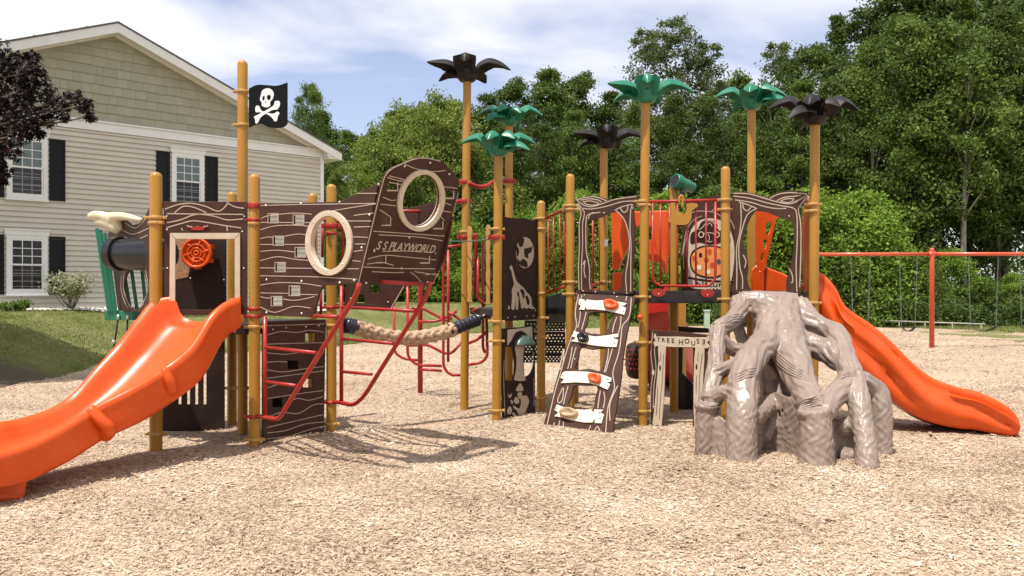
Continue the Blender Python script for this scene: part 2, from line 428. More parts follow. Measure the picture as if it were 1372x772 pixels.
# lawn / ground sheet out to the horizon
u = np.linspace(-1, 1, 281); ax = np.sinh(u * 5.2) / np.sinh(5.2) * 900
X, Y = np.meshgrid(ax, ax + 14)
s_ = np.where(Y > 1, Y - yb(X, Y), -5.)
inside = sstep((-s_) / .5) * (np.abs(X) < 15)
Z = tz(X, Y) + .02 * np.sin(X * .9) * np.sin(Y * .7) - .12 * inside
n_ = len(ax); idx = np.arange(n_ * n_).reshape(n_, n_)
Q = np.stack([idx[:-1, :-1].ravel(), idx[:-1, 1:].ravel(), idx[1:, 1:].ravel(), idx[1:, :-1].ravel()], 1)
def grass_mat():
    m, t, b = _bsdf('lawn_grass'); L = t.links
    co = N(t, 'ShaderNodeTexCoord')
    def nz_(sc_, d=6, r=.6):
        n = N(t, 'ShaderNodeTexNoise'); n.inputs['Scale'].default_value = sc_; n.inputs['Detail'].default_value = d; n.inputs['Roughness'].default_value = r
        L.new(co.outputs['Object'], n.inputs['Vector']); return n
    a = nz_(.55); c = nz_(28, 4, .7)
    r1 = N(t, 'ShaderNodeValToRGB'); e = r1.color_ramp.elements; e[0].position = .34; e[1].position = .68
    e[0].color = (.12, .14, .035, 1); e[1].color = (.26, .24, .11, 1); L.new(a.outputs[0], r1.inputs[0])
    r2 = N(t, 'ShaderNodeMapRange'); r2.inputs[1].default_value = .3; r2.inputs[2].default_value = .7; r2.inputs[3].default_value = .45; r2.inputs[4].default_value = 1.5
    L.new(c.outputs[0], r2.inputs[0])
    mu = N(t, 'ShaderNodeVectorMath', operation='SCALE'); L.new(r1.outputs[0], mu.inputs[0]); L.new(r2.outputs[0], mu.inputs['Scale'])
    vd = N(t, 'ShaderNodeVectorMath', operation='DISTANCE'); vd.inputs[1].default_value = (-8.5, 14.3, .1)
    wn = nz_(1.1); wa = N(t, 'ShaderNodeVectorMath', operation='ADD'); L.new(co.outputs['Object'], wa.inputs[0]); L.new(wn.outputs['Color'], wa.inputs[1]); L.new(wa.outputs[0], vd.inputs[0])
    md = N(t, 'ShaderNodeMapRange'); md.inputs[1].default_value = 1.2; md.inputs[2].default_value = 2.2; md.inputs[3].default_value = 1; md.inputs[4].default_value = 0; L.new(vd.outputs['Value'], md.inputs[0])
    mz = N(t, 'ShaderNodeMix', data_type='RGBA'); L.new(md.outputs[0], mz.inputs[0]); L.new(mu.outputs[0], mz.inputs[6]); mz.inputs[7].default_value = (.11, .085, .055, 1)
    L.new(mz.outputs[2], b.inputs['Base Color']); b.inputs['Roughness'].default_value = .95; b.inputs['Specular IOR Level'].default_value = .15
    bp = N(t, 'ShaderNodeBump'); bp.inputs['Strength'].default_value = .8; bp.inputs['Distance'].default_value = .05
    L.new(c.outputs[0], bp.inputs['Height']); L.new(bp.outputs[0], b.inputs['Normal'])
    return m
M['lawn'] = grass_mat()
o = np_mesh('ground', np.stack([X, Y, Z], -1).reshape(-1, 3), Q, 'lawn', smooth=True, kind='structure')
def mulch_mat():
    m, t, b = _bsdf('mulch_bed'); L = t.links
    co = N(t, 'ShaderNodeTexCoord')
    wp = N(t, 'ShaderNodeTexNoise'); wp.inputs['Scale'].default_value = 9; L.new(co.outputs['Object'], wp.inputs['Vector'])
    mxv = N(t, 'ShaderNodeMix', data_type='RGBA'); mxv.blend_type = 'ADD'; mxv.inputs[0].default_value = .12
    L.new(co.outputs['Object'], mxv.inputs[6]); L.new(wp.outputs['Color'], mxv.inputs[7])
    outs = []
    for rz, scl in ((.5, (26, 60, 26)), (1.9, (24, 66, 24))):
        mpp = N(t, 'ShaderNodeMapping'); mpp.inputs['Rotation'].default_value = (0, 0, rz); mpp.inputs['Scale'].default_value = scl
        L.new(mxv.outputs[2], mpp.inputs[0])
        v = N(t, 'ShaderNodeTexVoronoi'); v.inputs['Scale'].default_value = 1; L.new(mpp.outputs[0], v.inputs['Vector']); outs.append(v)
    mi = N(t, 'ShaderNodeMix', data_type='RGBA'); L.new(wp.outputs[0], mi.inputs[0]); L.new(outs[0].outputs['Color'], mi.inputs[6]); L.new(outs[1].outputs['Color'], mi.inputs[7])
    bw = N(t, 'ShaderNodeRGBToBW'); L.new(mi.outputs[2], bw.inputs[0])
    n2 = N(t, 'ShaderNodeTexNoise'); n2.inputs['Scale'].default_value = .5; n2.inputs['Detail'].default_value = 5; L.new(co.outputs['Object'], n2.inputs['Vector'])
    ma = N(t, 'ShaderNodeMath', operation='MULTIPLY_ADD'); ma.inputs[1].default_value = .5; L.new(n2.outputs[0], ma.inputs[0])
    sb = N(t, 'ShaderNodeMath', operation='ADD'); sb.inputs[1].default_value = -.25; L.new(bw.outputs[0], sb.inputs[0]); L.new(sb.outputs[0], ma.inputs[2])
    r = N(t, 'ShaderNodeValToRGB'); L.new(ma.outputs[0], r.inputs[0]); e = r.color_ramp.elements
    for i in range(2): e.new(.5)
    for i, (p, c) in enumerate(((.12, (.17, .10, .055)), (.34, (.35, .25, .168)), (.6, (.47, .355, .25)), (.9, (.61, .505, .395)))): e[i].position = p; e[i].color = (*c, 1)
    L.new(r.outputs[0], b.inputs['Base Color']); b.inputs['Roughness'].default_value = .92; b.inputs['Specular IOR Level'].default_value = .2
    bp = N(t, 'ShaderNodeBump'); bp.inputs['Strength'].default_value = .9; bp.inputs['Distance'].default_value = .02
    L.new(bw.outputs[0], bp.inputs['Height']); L.new(bp.outputs[0], b.inputs['Normal'])
    return m
M['mulch'] = mulch_mat()
xs = np.arange(-15, 24.01, .2); ys = np.arange(-6, 40.01, .2)
X, Y = np.meshgrid(xs, ys); Z = mound(X, Y) - .05 * sstep((Y - yb(X, Y)) / .8)
i_ = np.arange(X.size).reshape(X.shape)
Q = np.stack([i_[:-1, :-1].ravel(), i_[:-1, 1:].ravel(), i_[1:, 1:].ravel(), i_[1:, :-1].ravel()], 1)
P_ = np.stack([X, Y, Z], -1).reshape(-1, 3)
mid = P_[Q].mean(1); keep = (mid[:, 1] - yb(mid[:, 0], mid[:, 1]) < .5) | (mid[:, 1] < 2)
np_mesh('mulch_ground', P_, Q[keep], 'mulch', smooth=True, kind='structure')

# loose wood chips, near ones folded, far ones flat
def chips(n, y0, y1, lmin, lmax, name, ridge):
    y = np.sqrt(nr.uniform(y0 * y0, y1 * y1, n)); a = nr.uniform(-.70, .70, n); q_ = nr.uniform(0, 1, n) < .16; a = np.where(q_, np.sign(a) * (.66 + np.abs(nr.normal(0, .17, n))), a); x = a * y
    k = y < yb(x, y) - .1; x, y = x[k], y[k]; n = len(x)
    z = mound(x, y) + nr.uniform(.0, .014, n)
    Ls = nr.uniform(lmin, lmax, n) * nr.uniform(.6, 1, n); Ws = Ls * nr.uniform(.16, .42, n)
    th = nr.uniform(0, 2 * np.pi, n); ph = nr.normal(0, .22, n); ro = nr.normal(0, .35, n)
    d = np.stack([np.cos(th) * np.cos(ph), np.sin(th) * np.cos(ph), np.sin(ph)], 1)
    s = np.stack([-np.sin(th) * np.cos(ro), np.cos(th) * np.cos(ro), np.sin(ro)], 1)
    up = np.cross(d, s); c = np.stack([x, y, z], 1)
    e = d * (Ls / 2)[:, None]; w = s * (Ws / 2)[:, None]; tk = up * (Ws * .28)[:, None]
    if ridge:
        V = np.stack([c - e - w, c + e - w * .7, c + e * .95 + w * .8, c - e * .9 + w, c - e * .93 + tk, c + e * .9 + tk], 1).reshape(-1, 3)
        b_ = np.arange(n)[:, None] * 6
        Q = np.concatenate([b_ + [0, 1, 5, 4], b_ + [4, 5, 2, 3]], 0)
    else:
        V = np.stack([c - e - w * .6 + tk, c + e - w, c + e * .8 + w, c - e + w * .8 + tk], 1).reshape(-1, 3)
        Q = np.arange(n)[:, None] * 4 + [0, 1, 2, 3]
    return np_mesh(name, V, Q, 'chip', kind='stuff')
o = chips(170000, 4.0, 8.2, .015, .042, 'wood_chips', True)
tag(o, 'loose tan wood chips covering the play area near the viewer', 'wood chips')
o = chips(2600, 4.0, 9.5, .05, .095, 'wood_chips', True)
tag(o, 'scattered longer splinters of wood lying on the chips near the viewer', 'wood chips')
o = chips(125000, 8.2, 14.5, .020, .048, 'wood_chips', False)
tag(o, 'loose tan wood chips lying under and around the play structure', 'wood chips')
o = chips(70000, 14.5, 32, .03, .08, 'wood_chips', False)
tag(o, 'pale wood chips of the play area beyond the play structure', 'wood chips')

# grass blades
def blades(n, amin, amax, smax, h0, h1, name, label):
    a = nr.uniform(amin, amax, n); s = smax * nr.uniform(0, 1, n) ** 1.2 - .25
    yb_ = np.interp(a, AZ, YB); y = yb_ + s; x = a * y
    k_ = (np.hypot(x + 8.4, y - 14.3) > 1.0 + nr.uniform(0, 1.2, n)); x = x[k_]; y = y[k_]; n = len(x)
    z = tz(x, y) - .02; h = nr.uniform(h0, h1, n); th = nr.uniform(0, 2 * np.pi, n); ln = nr.normal(0, .35, n) * h
    w = h * .10 + .003
    d = np.stack([np.cos(th), np.sin(th), 0 * th], 1) ; c = np.stack([x, y, z], 1); up = np.array([0, 0, 1.])
    sd = np.stack([-np.sin(th), np.cos(th), 0 * th], 1)
    V = np.stack([c - d * w[:, None], c + d * w[:, None], c + up * (h * .6)[:, None] + sd * (ln * .4)[:, None] + d * (w * .7)[:, None], c + up * h[:, None] + sd * ln[:, None]], 1).reshape(-1, 3)
    Q = np.arange(n)[:, None] * 4 + [0, 1, 2, 3]
    o = np_mesh(name, V, Q, 'grassblade', kind='stuff'); tag(o, label, 'grass')
blades(95000, -.72, -.02, 9.0, .03, .075, 'grass', 'green lawn grass between the play area and the siding house')
blades(45000, -.02, .75, 7.5, .05, .14, 'grass', 'green grass strip between the wood chips and the woods')

# ---------------------------------------------------------------- leaves
def leaf_cloud(cs, rs, nl, ls, squash=.65, up=.6, seed=1):
    g = np.random.default_rng(seed); cs = np.asarray(cs); n = len(cs) * nl
    c = np.repeat(cs, nl, 0) + g.normal(0, 1, (n, 3)) * np.repeat(np.asarray(rs), nl)[:, None] * np.array([.55, .55, .55 * squash])
    nn = g.normal(0, 1, (n, 3)) + np.array([0, 0, up]); nn /= np.linalg.norm(nn, axis=1)[:, None]
    a = np.cross(nn, g.normal(0, 1, (n, 3))); a /= np.linalg.norm(a, axis=1)[:, None]; b_ = np.cross(nn, a)
    l = (ls * g.uniform(.6, 1.3, n))[:, None]
    V = np.stack([c - a * l, c - b_ * l * .5 + nn * l * .12, c + a * l, c + b_ * l * .5 + nn * l * .12], 1).reshape(-1, 3)
    return V, np.arange(n)[:, None] * 4 + [0, 1, 2, 3]
def crown_shape(kind, t):
    if kind == 'round': return math.sin(math.pi * min(1, .12 + .88 * t)) ** .6 if t < .95 else .25
    if kind == 'oval': return max(.12, math.sin(math.pi * (.08 + .88 * t)) ** .75)
    if kind == 'cone': return max(.05, (1 - t) ** .8) * (1 if t > .08 else .7)
    if kind == 'tower': return max(.15, min(1, 1.35 * (1 - t) ** .5)) * (.7 + .3 * math.sin(t * 17) ** 2)
    if kind == 'airy': return .35 + .65 * math.sin(math.pi * t) ** .8
    if kind == 'bush': return max(.1, (1 - t * t) ** .5)
def tree_meshes(kind, seed, h, w, zb, nc, nl, ls, r0, r1, trunk_r):
    g = random.Random(seed); cs = []; rs = []
    for i in range(nc):
        t = g.random() ** .85; an = g.random() * 2 * math.pi; k = crown_shape(kind, t) * w / 2
        lob = .78 + .22 * math.sin(3 * an + seed) * math.cos(5 * t + an * 2)
        rr = k * lob * (g.random() ** .38)
        cs.append((rr * math.cos(an), rr * math.sin(an), zb + t * (h - zb))); rs.append(g.uniform(r0, r1) * (1 if t < .9 else .6))
    V, Q = leaf_cloud(cs, rs, nl, ls, seed=seed + 5)
    crown = np_mesh('crown', V, Q, 'bark', link=False)
    mb = MB(); P = []; top = h * .86
    ph = g.random() * 6
    for k in range(9):
        t = k / 8; P.append((.18 * w * .25 * math.sin(t * 3 + ph) * t, .18 * w * .25 * math.cos(t * 2.6 + ph) * t, top * t - .1))
    tube(mb, P, [max(.02, trunk_r * (1 - t / 8.6) ** .9 * (1.25 if t == 0 else 1)) for t in range(9)], 8)
    bb = MB()
    for c_, r_ in sorted(zip(cs, rs), key=lambda q: g.random())[:min(nc, 26)]:
        t = max(.12, (c_[2] - .28 * w * g.random() - h * .08) / top); t = min(.95, t); k = t * 8; i = int(k); q0 = Vector(P[min(i, 8)]).lerp(Vector(P[min(i + 1, 8)]), k - i)
        c_ = Vector(c_); m1 = q0.lerp(c_, .55) + Vector((g.uniform(-.2, .2), g.uniform(-.2, .2), g.uniform(.0, .35)))
        rr = trunk_r * .38 * (1 - t * .6)
        tube(bb, cat([q0, m1, c_], 3), [rr * (1 - j / 7.5) for j in range(7)], 5, caps=False)
    return crown, mb, bb
TV = {}
def variant(key, *a):
    crown, mb, bb = tree_meshes(*a)
    t_ = mb.build('trunk', 'bark', None, origin=Vector((0, 0, 0))); b_ = bb.build('branches', 'bark', None, origin=Vector((0, 0, 0)))
    TV[key] = (crown, t_.data, b_.data, a[2]); bpy.data.objects.remove(t_); bpy.data.objects.remove(b_)
variant('oak', 'round', 21, 14, 7.5, 2.2, 165, 165, .098, .42, .85, .20)
variant('oak2', 'oval', 22, 15, 6.5, 1.8, 165, 160, .098, .4, .8, .19)
variant('tall', 'tower', 23, 15, 6.0, 2.6, 160, 165, .095, .38, .78, .17)
variant('willow', 'round', 24, 10, 7.0, .8, 180, 145, .082, .38, .75, .16)
variant('airy', 'airy', 25, 15, 4.8, 5.0, 150, 72, .085, .3, .62, .11)
variant('spruce', 'cone', 26, 15, 4.6, 1.5, 220, 80, .085, .3, .55, .15)
variant('pine', 'tower', 27, 15, 6.0, 4.5, 90, 170, .11, .45, .85, .19)
variant('shrub', 'bush', 28, 4.2, 5.0, .15, 140, 110, .068, .35, .65, .05)
variant('shrub2', 'bush', 29, 4.2, 4.4, .1, 130, 100, .072, .3, .6, .05)
def add_tree(key, px, Yd, toppy, leaf, label, catg, group=None, wscale=1., bark='bark', rz=None):
    cr_, tr_, br_, h0 = TV[key]
    x = (px - CX) * Yd / F; z0 = float(tz(x, Yd)) - .05
    h = H + (YH - toppy) * Yd / F - z0; s = h / h0
    nm = {'oak': 'broadleaf_tree', 'oak2': 'broadleaf_tree', 'tall': 'broadleaf_tree', 'willow': 'willow_tree', 'airy': 'birch_tree', 'spruce': 'spruce_tree', 'pine': 'pine_tree', 'shrub': 'shrub', 'shrub2': 'shrub'}[key]
    root = unit(nm, label, catg, (x, Yd, z0), group)
    root.scale = (s * wscale, s * wscale, s); root.rotation_euler = (0, 0, rnd.uniform(0, 6.28) if rz is None else rz)
    for d, n, m in ((cr_, 'crown', LEAF[leaf]), (tr_, 'trunk', M[bark]), (br_, 'branches', M[bark])):
        ob = bpy.data.objects.new(n, d); C.objects.link(ob); ob.parent = root
        ob.material_slots[0].link = 'OBJECT'; ob.material_slots[0].material = m
        if n == 'branches': ob['kind'] = 'stuff'
    return root
LM = [(-150, 'far left beyond the house'), (395, 'behind the house corner'), (440, 'right of the house corner'), (486, 'behind the ship bow and left of its tall ring'), (530, 'above the left half of the ship bow board'), (572, 'above the right half of the ship bow board'),
      (612, 'behind the tallest black palm'), (652, 'behind the lower front green palm'), (690, 'behind the small rear green palm'), (730, 'behind the bridge railing posts'), (770, 'behind the left tree panel'), (812, 'behind the middle black palm'),
      (850, 'behind the tallest green palm'), (893, 'behind the green telescope'), (930, 'behind the squirrel railing'), (968, 'behind the short post beside the right tree panel'), (1008, 'behind the right green palm'), (1048, 'behind the right tree panel'),
      (1090, 'behind the right black palm'), (1130, 'above the top of the right slide'), (1175, 'behind the middle of the right slide'), (1215, 'left of the red swing post'), (1250, 'right behind the red swing post'), (1292, 'behind the left chain of the right swing'), (1337, 'behind the right chain of the right swing'), (1380, 'at the right edge of the woods'), (1440, 'beyond the right edge of the woods')]
used = {}
def lm(px): return min(LM, key=lambda q: abs(q[0] - px))[1]
BACK = [(-60, 230, 'oak'), (10, 240, 'oak2'), (430, 150, 'tall'), (466, 175, 'oak2'), (530, 150, 'tall'), (575, 140, 'oak2'), (615, 132, 'oak'), (655, 128, 'tall'), (692, 108, 'oak2'), (735, 95, 'tall'), (778, 100, 'oak2'), (820, 125, 'tall'),
        (868, 45, 'airy'), (905, 28, 'airy'), (945, 60, 'airy'), (985, 95, 'oak'), (1045, 62, 'airy'), (1085, 60, 'oak2'), (1122, 22, 'spruce'), (1165, 12, 'oak2'), (1215, -45, 'tall'), (1262, -50, 'pine'), (1300, -60, 'oak'), (1345, -50, 'pine'), (1395, -60, 'tall'), (1450, -60, 'oak')]
KW = {'oak': 'broad dark tree', 'oak2': 'dark oval tree', 'tall': 'tall narrow tree', 'airy': 'thin airy birch', 'spruce': 'dark pointed spruce', 'pine': 'tall open pine', 'willow': 'yellow-green rounded tree'}
for i, (px, ty, k) in enumerate(BACK):
    Yd = 50 - 5 * max(0, min(1, (px - 1000) / 300)) + rnd.uniform(-2, 2)
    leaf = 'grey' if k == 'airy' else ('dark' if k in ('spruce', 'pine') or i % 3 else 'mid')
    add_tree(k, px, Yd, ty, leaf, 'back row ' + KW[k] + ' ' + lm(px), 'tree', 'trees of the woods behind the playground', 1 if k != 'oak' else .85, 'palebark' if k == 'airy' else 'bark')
MIDR = [(505, 175, 'willow', 'willow'), (545, 140, 'willow', 'willow'), (592, 128, 'willow', 'willow'), (640, 190, 'oak', 'mid'), (684, 150, 'tall', 'dark'), (728, 165, 'oak2', 'dark'), (770, 150, 'tall', 'mid'), (815, 170, 'oak', 'dark'), (858, 140, 'oak2', 'mid'), (902, 130, 'tall', 'dark'),
        (948, 125, 'oak2', 'dark'), (990, 150, 'oak', 'mid'), (1032, 130, 'oak2', 'dark'), (1076, 110, 'tall', 'mid'), (1120, 100, 'oak2', 'dark'), (1165, 60, 'tall', 'mid'), (1207, 20, 'oak2', 'mid'), (1250, 30, 'tall', 'dark'), (1292, 0, 'pine', 'mid'), (1338, 15, 'tall', 'dark'), (1385, -10, 'pine', 'mid'), (1440, 0, 'oak2', 'dark')]
for i, (px, ty, k, leaf) in enumerate(MIDR):
    Yd = 43 - 3.5 * max(0, min(1, (px - 1000) / 300)) + rnd.uniform(-1.2, 1.2)
    add_tree(k, px, Yd, ty, leaf, 'front row ' + {'dark': 'dark green ', 'mid': 'mid green ', 'willow': ''}[leaf] + KW[k].replace('dark ', '') + ' ' + lm(px), 'tree', 'trees of the woods behind the playground', .9, 'palebark' if i % 3 == 0 else 'bark')
add_tree('oak2', 415, 40, 112, 'mid', 'tall leafy tree with open top rising right behind the house gable end', 'tree', None, .62, 'bark')
add_tree('oak2', 452, 38, 232, 'mid', 'smaller leafy tree between the house corner and the yellow-green trees', 'tree', None, .8, 'bark')
SH = [(405, 330), (450, 320), (495, 300), (540, 290), (585, 285), (628, 300), (668, 245), (706, 285), (742, 300), (780, 262), (818, 290), (855, 275), (893, 262), (930, 300), (968, 255), (1006, 265), (1045, 270), (1085, 258), (1122, 300), (1152, 262), (1190, 318), (1232, 345), (1275, 335), (1318, 372), (1360, 368), (1405, 350)]
for i, (px, ty) in enumerate(SH):
    Yd = 39.5 - 2.5 * max(0, min(1, (px - 1000) / 200)) + rnd.uniform(-1, 1)
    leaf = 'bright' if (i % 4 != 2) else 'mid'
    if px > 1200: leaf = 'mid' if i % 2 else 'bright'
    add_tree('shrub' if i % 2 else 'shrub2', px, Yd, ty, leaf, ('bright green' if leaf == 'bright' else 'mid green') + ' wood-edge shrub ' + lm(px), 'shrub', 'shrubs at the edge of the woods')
# tall weeds along the wood edge and a dark understorey floor
cs = []; rs = []
for i in range(900):
    a = rnd.uniform(-.30, .78); y = (39.5 if a < .25 else 36.2) + rnd.uniform(-1.2, 2.5); x = a * y
    cs.append((x, y, float(tz(x, y)) + rnd.uniform(.1, 1.0))); rs.append(rnd.uniform(.3, .6))
V, Q = leaf_cloud(cs, rs, 75, .075, seed=77)
o = np_mesh('weeds', V, Q, LEAF['weed'], kind='stuff'); tag(o, 'tall green weeds growing along the foot of the woods', 'weeds')

cs = []; rs = []
for i in range(420):
    a = rnd.uniform(-.36, .86); y = 56 + rnd.uniform(-3, 3); x = a * y
    cs.append((x, y, float(tz(x, y)) + rnd.uniform(.2, 9.5))); rs.append(rnd.uniform(.8, 1.5))
V, Q = leaf_cloud(cs, rs, 140, .17, seed=78)
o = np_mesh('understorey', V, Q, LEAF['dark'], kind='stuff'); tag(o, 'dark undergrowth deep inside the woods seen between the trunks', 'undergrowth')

# ---------------------------------------------------------------- the house
hp = Pl((-13.6, 21.9, 0), (.737, .676, 0), (0, 0, 1)); HB = 1.0
sC = hp.p(432, 212)[0]; zF = hp.p(432, 212)[1]; zFt = zF + .24
sA = hp.p(152, 60)[0]; hw = sC - sA; sL = sA - hw; zE = zFt + .02; zA = hp.p(152, 41)[1]; slope = (zA - zE) / hw
house = unit('house', 'two-storey beige vinyl-sided house with white trimmed gable and black shutters', 'house', hp.w(sA, HB))
mb = MB()
D = 11.
def hq(a, z, d=0): return hp.w(a, z, -d)
vs = [hq(sL, HB - .4), hq(sC, HB - .4), hq(sC, zE), hq(sA, zA), hq(sL, zE)]; vs += [v - hp.n * D for v in vs]
mb.add(vs, [(0, 1, 2, 3, 4), (9, 8, 7, 6, 5), (1, 6, 7, 2), (5, 0, 4, 9), (0, 5, 6, 1)])
mb.build('wall', 'siding', house)
mb = MB(); z = HB + .1; ch = .145; k = 0
while z < zF - .01:
    z1 = min(z + ch, zF)
    for (a0, a1) in ((sL, sC),):
        vs = [hp.w(a0, z, .046), hp.w(a1, z, .046), hp.w(a1, z + ch * .36, .037), hp.w(a0, z + ch * .36, .037), hp.w(a1, z1, .004), hp.w(a0, z1, .004), hp.w(a0, z, .003), hp.w(a1, z, .003)]
        mb.add(vs, [(0, 1, 2, 3), (3, 2, 4, 5), (6, 7, 1, 0)])
    z += ch
fixn(mb.build('siding', 'siding', house, kind='stuff'))
mb = MB(); box(mb, hp.w((sL + sC) / 2, HB - .12, .0) + Vector((0, 0, 0)), sC - sL, .06, .42, math.atan2(.676, .737)); mb.build('foundation', 'chain', house)
def board(name, pts, h0, h1, m='trim', parent=house, bev=.006):
    mb = MB(); slab(mb, hp, [pts], h0, h1); return fixn(mb.build(name, m, parent, bevel=bev, seg=1))
board('frieze_board', [(sL - .02, zF), (sC + .02, zF), (sC + .02, zFt), (sL - .02, zFt)], .0, .06)
board('frieze_cap', [(sL - .02, zFt), (sC + .02, zFt), (sC + .02, zFt + .05), (sL - .02, zFt + .05)], .0, .10)
board('corner_board', [(sC - .10, HB), (sC + .03, HB), (sC + .03, zF), (sC - .10, zF)], .0, .05)
# gable shingles, every one its own piece
base = {}
def shingle_mesh():
    mb = MB(); mb.add([(-.5, 0, 0), (.5, 0, 0), (.5, -.036, 0), (-.5, -.036, 0), (-.5, 0, 1), (.5, 0, 1), (.5, -.008, 1), (-.5, -.008, 1)],
                      [(3, 2, 1, 0), (3, 7, 6, 2), (0, 3, 7, 4), (2, 6, 5, 1), (4, 5, 6, 7), (0, 1, 5, 4)])
    o = mb.build('shingle', 'shingle', None, origin=Vector((0, 0, 0))); fixn(o); me = o.data; bpy.data.objects.remove(o); return me
t = M['shingle'].node_tree; oi = N(t, 'ShaderNodeObjectInfo'); mr = N(t, 'ShaderNodeMapRange'); mr.inputs[3].default_value = .93; mr.inputs[4].default_value = 1.06
t.links.new(oi.outputs['Random'], mr.inputs[0]); b = t.nodes['Principled BSDF']; src = b.inputs['Base Color'].links[0].from_socket
vm = N(t, 'ShaderNodeVectorMath', operation='SCALE'); t.links.new(src, vm.inputs[0]); t.links.new(mr.outputs[0], vm.inputs['Scale']); t.links.new(vm.outputs[0], b.inputs['Base Color'])
sm_ = shingle_mesh(); cst = .262; row = 0; z = zFt + .05; nsh = 0; hidden = MB(); rzh = math.atan2(.676, .737)
while z < zA - .1:
    half = (zA - z) / slope - .02; a = sA - half + rnd.uniform(-.2, 0)
    while a < sA + half:
        w = rnd.choice((.14, .18, .22, .27, .33)) * 1.35
        a0 = max(a, sA - half); a1 = min(a + w, sA + half)
        if a1 - a0 > .04:
            lo = z - rnd.uniform(.0, .022)
            if a1 > -.3 and nsh < 298:
                ob = bpy.data.objects.new('shingle', sm_); C.objects.link(ob); ob.parent = house
                ob.location = hp.w((a0 + a1) / 2, lo, .004) - WP[house.name]; ob.rotation_euler = (0, 0, rzh)
                ob.scale = (a1 - a0 - .004, 1, cst + .02 + z - lo); nsh += 1
            else:
                slab(hidden, hp, [[(a0, lo), (a1 - .007, lo), (a1 - .007, z + cst), (a0, z + cst)]], .004, .026)
        a += w
    z += cst; row += 1
if hidden.v: hidden.build('shingle_field', 'shingle', house, kind='stuff')
# rake boards, soffits and roof
OV = .42; OE = .5
for sgn in (-1, 1):
    e = sA + sgn * (hw + OE); zt = zA - slope * (hw + OE)
    pts = [(sA, zA + .13), (sA, zA - .15), (e, zt - .15), (e, zt + .13)]
    board('rake_board', pts, OV - .03, OV)
    pts = [(sA, zA + .005), (sA, zA - .17), (sA + sgn * hw, zE - .17), (sA + sgn * hw, zE + .005)]
    board('rake_trim', pts, .0, .045)
    mb = MB(); n0 = 9   # soffit: narrow boards under the overhang
    for i in range(3):
        h0 = .05 + i * .115; vs = []
        for hh in (h0, h0 + .108):
            for zz in (-.02, .0):
                vs += [hp.w(sA, zA + zz, hh), hp.w(e, zt + zz, hh)]
        mb.add(vs, [(0, 1, 3, 2), (4, 6, 7, 5), (0, 4, 5, 1), (2, 3, 7, 6), (0, 2, 6, 4), (1, 5, 7, 3)])
    fixn(mb.build('soffit', 'trim', house, kind='stuff'))
    mb = MB(); vs = []
    for d in (OV + .02, -D - .3):
        for zz in (.115, .165): vs += [hp.w(sA, zA + zz, d), hp.w(e + sgn * .03, zt + zz - .015, d)]
    mb.add(vs, [(0, 1, 3, 2), (4, 6, 7, 5), (0, 4, 5, 1), (2, 3, 7, 6), (0, 2, 6, 4), (1, 5, 7, 3)])
    fixn(mb.build('roof', 'roof', house))
    mb = MB(); c_ = hp.w(e - sgn * .24, zt - .02 - .06, (OV - D) / 2)   # boxed eave
    box(mb, c_, .52, D + OV - .04, .05, rzh); mb.build('eave_soffit', 'trim', house)
    mb = MB(); box(mb, hp.w(e + sgn * .0, zt - .01, (OV - D) / 2), .03, D + OV - .01, .22, rzh); mb.build('fascia', 'trim', house)
